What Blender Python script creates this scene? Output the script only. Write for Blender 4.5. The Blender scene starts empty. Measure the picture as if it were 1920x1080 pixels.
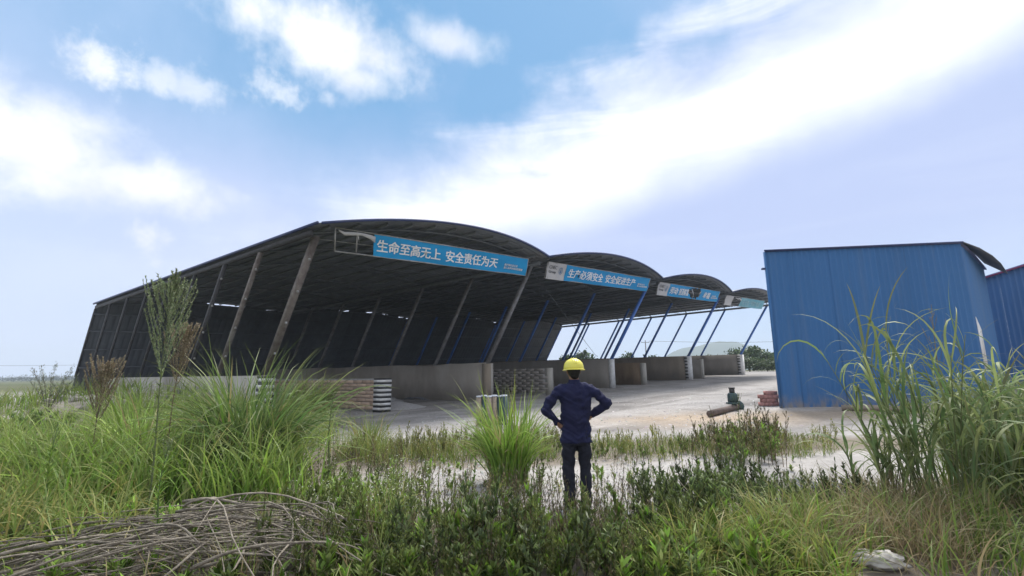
import bpy, bmesh, math, random
import numpy as np
from mathutils import Vector, Matrix

S = bpy.context.scene
COL = S.collection
random.seed(7)
R = np.random.default_rng(11)
rad = math.radians

# ------------------------------------------------------------------ camera
FOC, PITCH, ROLL, CAMH = 898.89, 0.1746, 0.0135, 1.6163
cam_d = bpy.data.cameras.new('camera')
cam = bpy.data.objects.new('camera', cam_d)
COL.objects.link(cam)
S.camera = cam
cam_d.sensor_width = 36.0
cam_d.lens = FOC / 1920 * 36.0
cam_d.clip_start = 0.05
cam_d.clip_end = 20000
_c, _s = math.cos(ROLL), math.sin(ROLL)
_r = Vector((1, 0, 0)); _u = Vector((0, -math.sin(PITCH), math.cos(PITCH))); _f = Vector((0, math.cos(PITCH), math.sin(PITCH)))
_X = _c * _r - _s * _u; _Y = _s * _r + _c * _u; _Z = -_f
cam.matrix_world = Matrix(((_X.x, _Y.x, _Z.x, 0), (_X.y, _Y.y, _Z.y, 0), (_X.z, _Y.z, _Z.z, CAMH), (0, 0, 0, 1)))

# ------------------------------------------------------------------ sky
SUN_AZ, SUN_EL = rad(25), rad(55)           # azimuth from +Y towards +X
W = bpy.data.worlds.new('World'); S.world = W
W.use_nodes = True
W.cycles.sampling_method = 'MANUAL'; W.cycles.sample_map_resolution = 256
nt = W.node_tree; nt.nodes.clear()
def N(t, **k):
    n = nt.nodes.new(t)
    for a, b in k.items(): setattr(n, a, b)
    return n
def lk(a, b): nt.links.new(a, b)
def val(x):
    n = N('ShaderNodeValue'); n.outputs[0].default_value = x; return n.outputs[0]
def M(op, a, b=None, c=None, clamp=False):
    n = N('ShaderNodeMath', operation=op, use_clamp=clamp)
    for i, x in enumerate((a, b, c)):
        if x is None: continue
        if isinstance(x, (int, float)): n.inputs[i].default_value = x
        else: lk(x, n.inputs[i])
    return n.outputs[0]
def sstep(x, lo, hi):
    n = N('ShaderNodeMapRange', interpolation_type='SMOOTHSTEP')
    lk(x, n.inputs['Value']); n.inputs['From Min'].default_value = lo; n.inputs['From Max'].default_value = hi
    return n.outputs['Result']
def mixc(f, a, b):
    n = N('ShaderNodeMix', data_type='RGBA', clamp_factor=True)
    if isinstance(f, (int, float)): n.inputs[0].default_value = f
    else: lk(f, n.inputs[0])
    for i, x in ((6, a), (7, b)):
        if isinstance(x, tuple): n.inputs[i].default_value = x + (1,)
        else: lk(x, n.inputs[i])
    return n.outputs[2]
tc = N('ShaderNodeTexCoord'); D = tc.outputs['Generated']
sep = N('ShaderNodeSeparateXYZ'); lk(D, sep.inputs[0])
az = M('MULTIPLY', M('ARCTAN2', sep.outputs[0], sep.outputs[1]), 180 / math.pi)
el = M('MULTIPLY', M('ARCSINE', sep.outputs[2]), 180 / math.pi)
sky = N('ShaderNodeTexSky', sky_type='NISHITA')
sky.sun_disc = False; sky.sun_elevation = SUN_EL; sky.sun_rotation = SUN_AZ
sky.air_density = 1.0; sky.dust_density = 0.6; sky.ozone_density = 2.0
# cloud-layer coordinates: direction projected on a high flat layer
zc = M('MAXIMUM', M('ADD', sep.outputs[2], 0.10), 0.03)
lay = N('ShaderNodeCombineXYZ')
lk(M('DIVIDE', sep.outputs[0], zc), lay.inputs[0]); lk(M('DIVIDE', sep.outputs[1], zc), lay.inputs[1])
def noise(vec, scale, detail, rough=0.55, off=(0, 0, 0), dist=0.0):
    mp = N('ShaderNodeMapping'); mp.inputs['Location'].default_value = off
    lk(vec, mp.inputs['Vector'])
    n = N('ShaderNodeTexNoise'); lk(mp.outputs[0], n.inputs['Vector'])
    n.inputs['Scale'].default_value = scale; n.inputs['Detail'].default_value = detail
    n.inputs['Roughness'].default_value = rough; n.inputs['Distortion'].default_value = dist
    return n.outputs['Fac']
ae = N('ShaderNodeCombineXYZ'); lk(M('MULTIPLY', az, 0.1), ae.inputs[0]); lk(M('MULTIPLY', el, 0.1), ae.inputs[1])
n1 = noise(ae.outputs[0], 1.1, 6, 0.62, (3.1, 1.7, 0))
n2 = noise(ae.outputs[0], 0.45, 5, 0.55, (8.3, 2.2, 0))
n3 = noise(lay.outputs[0], 1.3, 6, 0.6, (1.3, 4.4, 0), 0.4)
wob = M('SUBTRACT', n1, 0.5)
wob2 = M('SUBTRACT', n2, 0.5)
def blob(a0, e0, ra, re, k=1.0, tilt=0.0, wb=None, wk=1.9):
    """soft elliptical cloud body in azimuth / elevation, edge eaten by noise"""
    da = M('SUBTRACT', az, a0); de = M('SUBTRACT', el, e0)
    if tilt:
        ct, st = math.cos(rad(tilt)), math.sin(rad(tilt))
        da, de = M('ADD', M('MULTIPLY', da, ct), M('MULTIPLY', de, st)), M('SUBTRACT', M('MULTIPLY', de, ct), M('MULTIPLY', da, st))
    d = M('SQRT', M('ADD', M('POWER', M('DIVIDE', da, ra), 2), M('POWER', M('DIVIDE', de, re), 2)))
    x = M('ADD', M('SUBTRACT', 1.0, d), M('MULTIPLY', wb if wb is not None else wob, wk))
    if wb is not None: x = M('ADD', x, M('MULTIPLY', wob, 1.0))
    else: x = M('ADD', x, M('MULTIPLY', wob4, 0.7))
    return M('MULTIPLY', sstep(x, -0.12, 1.05), k)
def small(*a, **k): return blob(*a, wb=wob4, wk=3.0, **k)
def mx(*a):
    r = a[0]
    for b in a[1:]: r = M('MAXIMUM', r, b)
    return r
# base: clear blue above, pale veil low down
K = 10.0                                     # background strength is 0.1
def c10(r, g, b): return (r * K, g * K, b * K)
n4 = noise(ae.outputs[0], 3.2, 5, 0.6, (5.7, 9.2, 0))
wob4 = M('SUBTRACT', n4, 0.5)
rot = N('ShaderNodeMapping'); rot.inputs['Rotation'].default_value = (0, 0, rad(-24)); rot.inputs['Scale'].default_value = (.35, 1.5, 1)
lk(ae.outputs[0], rot.inputs['Vector'])
n5 = noise(rot.outputs[0], 1.3, 5, 0.6, (2.2, 0.4, 0), 0.6)
blue = mixc(0.80, sky.outputs[0], c10(0.18, 0.42, 0.725))
veil_f = M('ADD', M('SUBTRACT', 1.0, sstep(el, 15.0, 31.0)), M('MULTIPLY', wob2, 1.0), clamp=True)
base = mixc(M('MULTIPLY', veil_f, 0.92), blue, c10(0.56, 0.635, 0.90))
pale = M('SUBTRACT', 1.0, sstep(el, 3.0, 17.0))
base = mixc(M('MULTIPLY', pale, 0.6), base, c10(0.76, 0.81, 0.97))
# thin high veil far to the left
thin = M('MULTIPLY', sstep(M('ADD', M('MULTIPLY', az, -1.0), M('MULTIPLY', wob, 40)), 12.0, 60.0), 0.50)
base = mixc(thin, base, c10(0.52, 0.66, 0.92))
# grey-lavender sheet on the right, below the bright band; the band edge runs up to the right
edge_lo = M('ADD', M('SUBTRACT', el, M('ADD', M('MULTIPLY', az, 0.195), 18.0)), M('MULTIPLY', wob2, 7.0))
right = sstep(M('ADD', az, M('MULTIPLY', wob2, 16)), -6.0, 20.0)
sheet = M('MULTIPLY', M('SUBTRACT', 1.0, sstep(edge_lo, -2.5, 2.2)), right)
lowpale = M('SUBTRACT', 1.0, sstep(el, 2.0, 15.0))
sheet_c = mixc(lowpale, c10(0.475, 0.565, 0.845), c10(0.50, 0.67, 0.90))
sheet_c = mixc(M('MULTIPLY', sstep(n5, 0.45, 0.75), 0.35), sheet_c, c10(0.62, 0.70, 0.92))
base = mixc(M('MULTIPLY', sheet, 0.92), base, sheet_c)
# bright band: crisp lower edge, upper edge feathered into streaks
edge_hi = M('SUBTRACT', M('ADD', M('MULTIPLY', az, 0.40), 28.6), el)
edge_hi = M('ADD', M('ADD', edge_hi, M('MULTIPLY', wob, 16.0)), M('MULTIPLY', M('SUBTRACT', n5, 0.5), 9.0))
up_f = sstep(edge_hi, -4.0, 7.5)
lo_f = sstep(edge_lo, -4.6, 4.0)
core = M('SUBTRACT', 1.0, sstep(edge_lo, 2.0, 11.0))
azl = sstep(M('ADD', az, M('MULTIPLY', wob2, 24)), -38.0, 4.0)
dens = M('ADD', M('ADD', M('MULTIPLY', core, 0.75), 0.08), M('MULTIPLY', M('SUBTRACT', n5, 0.42), 1.5), clamp=True)
band = M('MULTIPLY', M('MULTIPLY', M('MULTIPLY', up_f, lo_f), dens), M('ADD', M('MULTIPLY', azl, 0.84), 0.16))
base = mixc(M('MULTIPLY', M('MULTIPLY', up_f, lo_f), M('MULTIPLY', azl, 0.85)), base, c10(0.60, 0.675, 0.90))
base = mixc(band, base, c10(1.16, 1.17, 1.20))
# separate cumulus
cum = mx(blob(-22, 35.3, 13.0, 5.4, 0.95), blob(-31, 36.0, 6.5, 4.2, 0.9), blob(-8, 37.0, 9.0, 2.2, 0.7, -8), blob(-19, 32.4, 5.5, 2.6, 0.75),
         small(-43.2, 27.2, 3.6, 2.8, 0.8), small(-38.6, 27.4, 2.4, 1.9, 0.55), small(-35.5, 27.8, 3.2, 2.2, 0.5), small(-28, 29.6, 3.2, 1.9, 0.6), small(-22.5, 30.2, 1.8, 1.0, 0.4),
         blob(-47, 20.0, 10.5, 5.6, 1.0), blob(-39, 18.0, 8.0, 3.4, 0.95), small(-38, 13.0, 2.2, 2.2, 0.7), blob(-57, 15.0, 10.0, 3.0, 0.9))
cum_c = mixc(M('MULTIPLY', sstep(n2, 0.42, 0.66), 0.55), c10(1.06, 1.06, 1.08), c10(0.72, 0.75, 0.93))
cum_c = mixc(M('MULTIPLY', sstep(n4, 0.50, 0.75), 0.35), cum_c, c10(0.74, 0.77, 0.92))
base = mixc(cum, base, cum_c)
# small grey scraps of cloud
base = mixc(M('MULTIPLY', small(3.0, 23.2, 2.4, 1.0, 0.6, -20), 0.8), base, c10(0.52, 0.58, 0.80))
# the rest of the sky, outside the view: broken cloud made fuller and bright to light the ground
away = sstep(M('ABSOLUTE', az), 60.0, 85.0)
over = sstep(el, 42.0, 56.0)
oth = M('MULTIPLY', mx(away, over), sstep(n3, 0.36, 0.56))
base = mixc(M('MULTIPLY', oth, 0.9), base, c10(1.12, 1.13, 1.17))
# below the horizon
base = mixc(sstep(M('MULTIPLY', el, -1.0), 0.0, 4.0), base, c10(0.30, 0.32, 0.34))
bg = N('ShaderNodeBackground'); lk(base, bg.inputs['Color']); bg.inputs['Strength'].default_value = 0.94 / K
wo = N('ShaderNodeOutputWorld'); lk(bg.outputs[0], wo.inputs['Surface'])

# ------------------------------------------------------------------ sun (veiled by cloud)
sd = bpy.data.lights.new('sun', 'SUN'); so = bpy.data.objects.new('sun', sd); COL.objects.link(so)
sd.energy = 4.8; sd.angle = rad(22); sd.color = (1.0, 0.96, 0.90)
sdir = Vector((math.sin(SUN_AZ) * math.cos(SUN_EL), math.cos(SUN_AZ) * math.cos(SUN_EL), math.sin(SUN_EL)))
so.rotation_euler = (-sdir).to_track_quat('-Z', 'Y').to_euler()

S.view_settings.view_transform = 'Standard'
S.view_settings.look = 'None'
S.view_settings.exposure = 0.32
S.view_settings.gamma = 1.0
S.cycles.max_bounces = 6
S.cycles.diffuse_bounces = 4
S.cycles.transparent_max_bounces = 6
S.cycles.caustics_reflective = False
S.cycles.caustics_refractive = False

# ================================================================== helpers
def ray(px, py):
    X = (px - 960) / FOC; Y = (540 - py) / FOC
    a = _c * X + _s * Y; b = -_s * X + _c * Y
    return np.array([a, math.cos(PITCH) - math.sin(PITCH) * b, math.sin(PITCH) + math.cos(PITCH) * b])
def on_ground(px, py, z=0.0):
    d = ray(px, py); k = (z - CAMH) / d[2]
    return np.array([d[0] * k, d[1] * k])
def on_terrain(px, py):
    z = 0.0
    for _ in range(8): P = on_ground(px, py, z); z = float(gz(*P))
    return P
def at_depth(px, py, y):
    d = ray(px, py); k = y / d[1]
    return np.array([d[0] * k, y, CAMH + d[2] * k])

def tag(o, label=None, cat=None, group=None, kind=None):
    if label: o['label'] = label
    if cat: o['category'] = cat
    if group: o['group'] = group
    if kind: o['kind'] = kind
    return o
def link(name, me, mat=None, parent=None):
    o = bpy.data.objects.new(name, me); COL.objects.link(o)
    if mat is not None and me is not None and not me.materials: me.materials.append(mat)
    if parent: o.parent = parent
    return o
def empty(name, loc=(0, 0, 0)):
    o = bpy.data.objects.new(name, None); COL.objects.link(o); o.location = loc
    o.empty_display_size = 0.2
    return o
def qmesh(name, V, Fc, col=None, smooth=False):
    """fast mesh from arrays: Fc is an (n,3) or (n,4) array"""
    V = np.asarray(V, np.float32); Fc = np.asarray(Fc, np.int32)
    me = bpy.data.meshes.new(name)
    me.vertices.add(len(V)); me.vertices.foreach_set('co', V.ravel())
    k = Fc.shape[1]
    me.loops.add(Fc.size); me.loops.foreach_set('vertex_index', Fc.ravel())
    me.polygons.add(len(Fc)); me.polygons.foreach_set('loop_start', np.arange(0, Fc.size, k, dtype=np.int32))
    if col is not None:
        a = me.color_attributes.new('Col', 'FLOAT_COLOR', 'POINT')
        c = np.ones((len(V), 4), np.float32); c[:, :3] = col
        a.data.foreach_set('color', c.ravel())
    me.update(calc_edges=True)
    if smooth: me.polygons.foreach_set('use_smooth', np.ones(len(Fc), bool))
    return me
def box_arr(cx, cy, cz, sx, sy, sz):
    v = np.array([[x, y, z] for x in (-.5, .5) for y in (-.5, .5) for z in (-.5, .5)]) * [sx, sy, sz] + [cx, cy, cz]
    f = [(0, 1, 3, 2), (4, 6, 7, 5), (0, 4, 5, 1), (2, 3, 7, 6), (0, 2, 6, 4), (1, 5, 7, 3)]
    return v, np.array(f)
def hexa(P):
    """box from 8 corners: 4 bottom (ccw), 4 top"""
    f = [(3, 2, 1, 0), (4, 5, 6, 7), (0, 1, 5, 4), (1, 2, 6, 5), (2, 3, 7, 6), (3, 0, 4, 7)]
    return np.array(P, float), np.array(f)
class MB:
    """collects quad pieces into one mesh"""
    def __init__(s): s.V = []; s.F = []; s.n = 0
    def add(s, v, f):
        s.V.append(np.asarray(v, float)); s.F.append(np.asarray(f) + s.n); s.n += len(v); return s
    def box(s, *a): return s.add(*box_arr(*a))
    def tube(s, pts, r, n=6): return s.add(*tube_arr(pts, r, n))
    def build(s, name, mat, parent=None, smooth=False):
        me = qmesh(name, np.concatenate(s.V), np.concatenate(s.F), smooth=smooth)
        return link(name, me, mat, parent)
def tube_arr(pts, r, n=6, caps=True):
    P = np.asarray(pts, float); k = len(P)
    r = np.full(k, r) if np.isscalar(r) else np.asarray(r, float)
    T = np.gradient(P, axis=0); T /= np.linalg.norm(T, axis=1)[:, None] + 1e-12
    ref = np.array([0, 0, 1.0]) if abs(T[0][2]) < .9 else np.array([1.0, 0, 0])
    V = []
    a = np.linspace(0, 2 * math.pi, n, endpoint=False)
    s = np.cross(T[0], ref)
    for i in range(k):
        s = s - T[i] * (s @ T[i]); s /= np.linalg.norm(s) + 1e-12
        b = np.cross(T[i], s)
        V.append(P[i] + r[i] * (np.cos(a)[:, None] * s + np.sin(a)[:, None] * b))
    V = np.concatenate(V)
    Fq = [(i * n + j, i * n + (j + 1) % n, (i + 1) * n + (j + 1) % n, (i + 1) * n + j) for i in range(k - 1) for j in range(n)]
    if caps:
        for e in (0, k - 1):
            V = np.vstack([V, P[e]]); c = len(V) - 1
            for j in range(0, n, 2):
                q = (e * n + j, e * n + (j + 1) % n, e * n + (j + 2) % n, c)
                Fq.append(q if e else q[::-1])
    return V, np.array(Fq)
def loft(rings, close=True):
    """rings: list of (n,3) arrays -> quad surface with fan caps made of quads"""
    n = len(rings[0]); k = len(rings); V = np.concatenate(rings)
    Fq = [(i * n + j, i * n + (j + 1) % n, (i + 1) * n + (j + 1) % n, (i + 1) * n + j) for i in range(k - 1) for j in range(n)]
    if close:
        for e in (0, k - 1):
            V = np.vstack([V, rings[e].mean(0)]); c = len(V) - 1
            for j in range(0, n, 2):
                q = (e * n + j, e * n + (j + 1) % n, e * n + (j + 2) % n, c)
                Fq.append(q if e else q[::-1])
    return V, np.array(Fq)
def copy_tree(o, parent=None):
    c = o.copy(); COL.objects.link(c)
    if parent: c.parent = parent
    for ch in list(o.children): copy_tree(ch, c)
    return c

# value noise on numpy points
_perm = R.random((256, 256))
def vnoise(x, y, sc=1.0):
    x = np.asarray(x, float) * sc + 1000; y = np.asarray(y, float) * sc + 1000
    i = np.floor(x).astype(int); j = np.floor(y).astype(int)
    fx = x - i; fy = y - j; fx = fx * fx * (3 - 2 * fx); fy = fy * fy * (3 - 2 * fy)
    g = lambda a, b: _perm[a % 256, b % 256]
    return (g(i, j) * (1 - fx) + g(i + 1, j) * fx) * (1 - fy) + (g(i, j + 1) * (1 - fx) + g(i + 1, j + 1) * fx) * fy
def fbm(x, y, sc=1.0, o=4):
    r = 0; a = .5; 
    for k in range(o): r = r + a * vnoise(x + 17 * k, y - 9 * k, sc * 2 ** k); a *= .5
    return r / (1 - .5 ** o)
def ss(x, a, b):
    t = np.clip((x - a) / (b - a), 0, 1); return t * t * (3 - 2 * t)

# ------------------------------------------------------------------ materials
def newmat(name):
    m = bpy.data.materials.new(name); m.use_nodes = True
    t = m.node_tree; t.nodes.clear()
    o = t.nodes.new('ShaderNodeOutputMaterial'); b = t.nodes.new('ShaderNodeBsdfPrincipled')
    t.links.new(b.outputs[0], o.inputs[0])
    return m, t, b, o
def mat(name, c1, c2=None, scale=4.0, rough=0.8, bump=0.0, bscale=None, metal=0.0, detail=5, spec=0.3, c3=None, s3=0.7, stretch=(1, 1, 1), attr=False, rnd=0.0, lo=.35, hi=.65):
    m, t, b, o = newmat(name)
    tcn = t.nodes.new('ShaderNodeTexCoord'); mp = t.nodes.new('ShaderNodeMapping'); mp.inputs['Scale'].default_value = stretch
    t.links.new(tcn.outputs['Object'], mp.inputs[0])
    def no(sc, det=detail):
        n = t.nodes.new('ShaderNodeTexNoise'); n.inputs['Scale'].default_value = sc; n.inputs['Detail'].default_value = det
        n.inputs['Roughness'].default_value = .62
        t.links.new(mp.outputs[0], n.inputs['Vector']); return n.outputs['Fac']
    def rmp(f, a, c):
        n = t.nodes.new('ShaderNodeMapRange'); t.links.new(f, n.inputs[0]); n.inputs[1].default_value = a; n.inputs[2].default_value = c; return n.outputs[0]
    def mixn(f, a, c, mode='MIX'):
        n = t.nodes.new('ShaderNodeMix'); n.data_type = 'RGBA'; n.blend_type = mode
        if isinstance(f, float): n.inputs[0].default_value = f
        else: t.links.new(f, n.inputs[0])
        for i, x in ((6, a), (7, c)):
            if isinstance(x, tuple): n.inputs[i].default_value = x + (1,)
            else: t.links.new(x, n.inputs[i])
        return n.outputs[2]
    if c2 is None: c2 = tuple(min(1, x * .75) for x in c1)
    cc = mixn(rmp(no(scale), lo, hi), c1, c2)
    if c3: cc = mixn(rmp(no(scale * s3 * .4, 6), .55, .72), cc, c3)
    if attr:
        a = t.nodes.new('ShaderNodeAttribute'); a.attribute_name = 'Col'
        cc = mixn(1.0, a.outputs['Color'], cc, 'MULTIPLY')
    if rnd:
        oi = t.nodes.new('ShaderNodeObjectInfo'); h = t.nodes.new('ShaderNodeMapRange')
        t.links.new(oi.outputs['Random'], h.inputs[0]); h.inputs[3].default_value = 1 - rnd; h.inputs[4].default_value = 1 + rnd
        hv = t.nodes.new('ShaderNodeHueSaturation'); t.links.new(h.outputs[0], hv.inputs['Value']); t.links.new(cc, hv.inputs['Color']); cc = hv.outputs[0]
    t.links.new(cc, b.inputs['Base Color'])
    b.inputs['Roughness'].default_value = rough; b.inputs['Metallic'].default_value = metal
    b.inputs['Specular IOR Level'].default_value = spec
    if bump:
        bn = t.nodes.new('ShaderNodeBump'); bn.inputs['Strength'].default_value = min(1, bump); bn.inputs['Distance'].default_value = .03
        t.links.new(no(bscale or scale * 6, 6), bn.inputs['Height']); t.links.new(bn.outputs[0], b.inputs['Normal'])
    return m
def leafmat(name, tint=(1, 1, 1), trans=.35, rnd=.15):
    """colour comes from the mesh's own leaf colours; thin leaf lets light through"""
    m, t, b, o = newmat(name)
    a = t.nodes.new('ShaderNodeAttribute'); a.attribute_name = 'Col'
    mu = t.nodes.new('ShaderNodeMix'); mu.data_type = 'RGBA'; mu.blend_type = 'MULTIPLY'; mu.inputs[0].default_value = 1
    t.links.new(a.outputs['Color'], mu.inputs[6]); mu.inputs[7].default_value = tint + (1,)
    oi = t.nodes.new('ShaderNodeObjectInfo'); h = t.nodes.new('ShaderNodeMapRange')
    t.links.new(oi.outputs['Random'], h.inputs[0]); h.inputs[3].default_value = 1 - rnd; h.inputs[4].default_value = 1 + rnd
    hv = t.nodes.new('ShaderNodeHueSaturation'); t.links.new(h.outputs[0], hv.inputs['Value']); t.links.new(mu.outputs[2], hv.inputs['Color'])
    t.links.new(hv.outputs[0], b.inputs['Base Color'])
    b.inputs['Roughness'].default_value = .55; b.inputs['Specular IOR Level'].default_value = .3
    tr = t.nodes.new('ShaderNodeBsdfTranslucent'); t.links.new(hv.outputs[0], tr.inputs['Color'])
    mx_ = t.nodes.new('ShaderNodeMixShader'); mx_.inputs[0].default_value = trans
    t.links.new(b.outputs[0], mx_.inputs[1]); t.links.new(tr.outputs[0], mx_.inputs[2]); t.links.new(mx_.outputs[0], o.inputs[0])
    return m

MT = dict(
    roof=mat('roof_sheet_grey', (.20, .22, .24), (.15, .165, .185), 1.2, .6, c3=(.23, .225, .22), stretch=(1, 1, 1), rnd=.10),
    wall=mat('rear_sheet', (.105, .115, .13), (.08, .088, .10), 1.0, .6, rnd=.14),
    purlin=mat('purlin_steel', (.15, .165, .18), (.12, .13, .14), 3, .6),
    rust=mat('rusty_post', (.19, .165, .145), (.11, .09, .08), 5, .8, .2, c3=(.24, .225, .21), rnd=.12),
    greypost=mat('grey_post', (.20, .20, .21), (.13, .12, .12), 4, .7, .1, rnd=.12),
    darkpost=mat('dark_post', (.06, .06, .065), (.045, .042, .042), 4, .7, .1, rnd=.12),  # darker copy of the post colour: shade of the left row painted in
    bluepost=mat('blue_post', (.07, .19, .55), (.06, .15, .44), 4, .5, c3=(.12, .14, .22), rnd=.1),
    trim=mat('blue_edge_trim', (.030, .045, .13), (.04, .05, .11), 2, .5),
    banner=mat('banner_blue', (.008, .31, .64), (.010, .27, .58), .8, .55, c3=(.03, .34, .64)),
    banner2=mat('banner_faded', (.12, .36, .48), (.22, .46, .55), 1.4, .6, c3=(.35, .55, .60)),
    cloth=mat('banner_white', (.55, .54, .53), (.46, .46, .48), 1.5, .7),
    letter=mat('letter_white', (.88, .89, .90), (.80, .82, .85), 2, .6),
    letter2=mat('letter_faded', (.34, .56, .64), (.26, .48, .57), 2, .6),
    ink=mat('ink_grey', (.10, .11, .13), (.14, .15, .16), 2, .7),
    inkblue=mat('ink_blue', (.10, .20, .36), (.14, .24, .38), 2, .7),
    steel=mat('pale_steel', (.42, .42, .43), (.30, .29, .28), 6, .5, metal=.3),
    plaster=mat('pale_plaster', (.42, .40, .36), (.32, .30, .265), 1.3, .9, .4, c3=(.22, .20, .17), stretch=(1, 1, .5)),
    render=mat('grey_render', (.32, .295, .26), (.23, .205, .18), .8, .92, .5, bscale=14, c3=(.16, .14, .12), stretch=(1, 1, .55), lo=.3, hi=.7),
    render2=mat('dark_render', (.28, .255, .225), (.20, .18, .155), .9, .92, .5, bscale=14, c3=(.14, .12, .10), stretch=(1, 1, .55), lo=.3, hi=.7),
    tan=mat('stained_tan_render', (.30, .25, .19), (.20, .17, .14), .9, .92, .4, bscale=12, c3=(.15, .12, .09), stretch=(1, 1, .35), lo=.3, hi=.7),
    brown=mat('stained_brown_render', (.21, .15, .095), (.13, .09, .06), 1.0, .95, .4, bscale=12, c3=(.26, .22, .17), stretch=(1, 1, .5)),
    brick=mat('clay_washed_block', (.46, .33, .24), (.38, .30, .25), 1.6, .92, .3, c3=(.42, .37, .32), rnd=.22),
    brick2=mat('dusty_grey_block', (.27, .245, .22), (.22, .20, .18), 1.6, .92, .3, c3=(.31, .29, .27), rnd=.12),
    mortar=mat('mortar', (.34, .33, .31), (.26, .25, .24), 8, .95, .3),
    white=mat('white_paint', (.70, .70, .70), (.55, .54, .52), 5, .7, .1, c3=(.40, .38, .35)),
    black=mat('black_paint', (.025, .026, .028), (.05, .05, .05), 5, .6),
    sand=mat('pale_aggregate', (.44, .43, .43), (.33, .32, .32), 9, .95, .6, bscale=40),
    agg=mat('dark_aggregate', (.16, .165, .18), (.10, .105, .115), 12, .95, .8, bscale=45),
    blue=mat('blue_cladding', (.036, .135, .325), (.031, .12, .29), .7, .6, c3=(.055, .15, .32), stretch=(1, 1, .3), rnd=.04, lo=.3, hi=.7),
    bluedark=mat('deep_blue_cladding', (.036, .115, .28), (.031, .10, .25), .7, .45, stretch=(1, 1, .3), rnd=.04, lo=.3, hi=.7),
    redtrim=mat('red_trim', (.15, .03, .10), (.12, .025, .08), 3, .5),
    redblock=mat('red_brick_block', (.40, .20, .18), (.34, .18, .165), 5, .9, .3, rnd=.2, c3=(.40, .26, .23)),
    stone=mat('rubble_stone', (.46, .43, .39), (.32, .30, .27), 5, .95, .5, rnd=.25),
    bark=mat('dry_branch', (.30, .265, .215), (.15, .128, .10), 14, .9, .8, bscale=60, rnd=.38, stretch=(1, 1, 1)),
    wood=mat('weathered_timber', (.30, .25, .20), (.20, .165, .13), 4, .9, .3, rnd=.15, stretch=(.4, .4, 3)),
    teal=mat('teal_metal', (.055, .095, .10), (.04, .065, .07), 5, .5, metal=.2),
    pipe=mat('rusted_pipe', (.14, .105, .09), (.09, .07, .065), 5, .8, .2),
    cap=mat('pale_cap', (.52, .55, .60), (.38, .42, .50), 5, .6, rnd=.2),
    shirt=mat('navy_shirt', (.012, .015, .055), (.009, .010, .036), 5, .9, .25, bscale=16, c3=(.020, .027, .085)),
    jeans=mat('dark_trousers', (.014, .016, .028), (.010, .011, .018), 5, .9, .2, bscale=18),
    boot=mat('dark_boot', (.02, .018, .016), (.035, .03, .028), 6, .7),
    skin=mat('skin', (.26, .145, .09), (.22, .12, .075), 6, .6),
    hair=mat('black_hair', (.008, .007, .007), (.014, .012, .011), 20, .5),
    helmet=mat('yellow_helmet', (.72, .66, .10), (.66, .60, .08), 5, .35, spec=.5),
    plastic=mat('white_sack', (.50, .48, .45), (.34, .32, .29), 7, .75, .3, bscale=14),
)
def add_mud(m, top=.55, col=(.26, .22, .17), streak=(.10, .15, .24)):
    """splashed mud low on the sheet and faded runs down it"""
    t = m.node_tree; b = [n for n in t.nodes if n.type == 'BSDF_PRINCIPLED'][0]; src = b.inputs['Base Color'].links[0].from_socket
    tc_ = t.nodes.new('ShaderNodeTexCoord'); sp = t.nodes.new('ShaderNodeSeparateXYZ'); t.links.new(tc_.outputs['Object'], sp.inputs[0])
    def nz(sc, st):
        mp = t.nodes.new('ShaderNodeMapping'); mp.inputs['Scale'].default_value = st; t.links.new(tc_.outputs['Object'], mp.inputs[0])
        n = t.nodes.new('ShaderNodeTexNoise'); n.inputs['Scale'].default_value = sc; n.inputs['Detail'].default_value = 6; t.links.new(mp.outputs[0], n.inputs['Vector']); return n.outputs['Fac']
    def mr(x, a, c):
        n = t.nodes.new('ShaderNodeMapRange'); t.links.new(x, n.inputs[0]); n.inputs[1].default_value = a; n.inputs[2].default_value = c; return n.outputs[0]
    def mul(x, y):
        n = t.nodes.new('ShaderNodeMath'); n.operation = 'MULTIPLY'; t.links.new(x, n.inputs[0])
        if isinstance(y, float): n.inputs[1].default_value = y
        else: t.links.new(y, n.inputs[1])
        return n.outputs[0]
    def mix(f, a, c):
        n = t.nodes.new('ShaderNodeMix'); n.data_type = 'RGBA'; t.links.new(f, n.inputs[0]); t.links.new(a, n.inputs[6]); n.inputs[7].default_value = c + (1,); return n.outputs[2]
    f1 = mul(mr(nz(3.0, (1, 1, .06)), .52, .72), .30)
    f2 = mul(mul(mr(sp.outputs[2], top, 0.0), mr(nz(5.0, (1, 1, .6)), .35, .62)), .85)
    t.links.new(mix(f2, mix(f1, src, streak), col), b.inputs['Base Color'])
add_mud(MT['blue']); add_mud(MT['bluedark'], streak=(.06, .10, .19))
LEAF = leafmat('grass_blade'); LEAF2 = leafmat('weed_leaf', trans=.28)
STRAW = leafmat('dry_stalk', trans=.12)
TREE = leafmat('tree_leaf', trans=.2)

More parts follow.
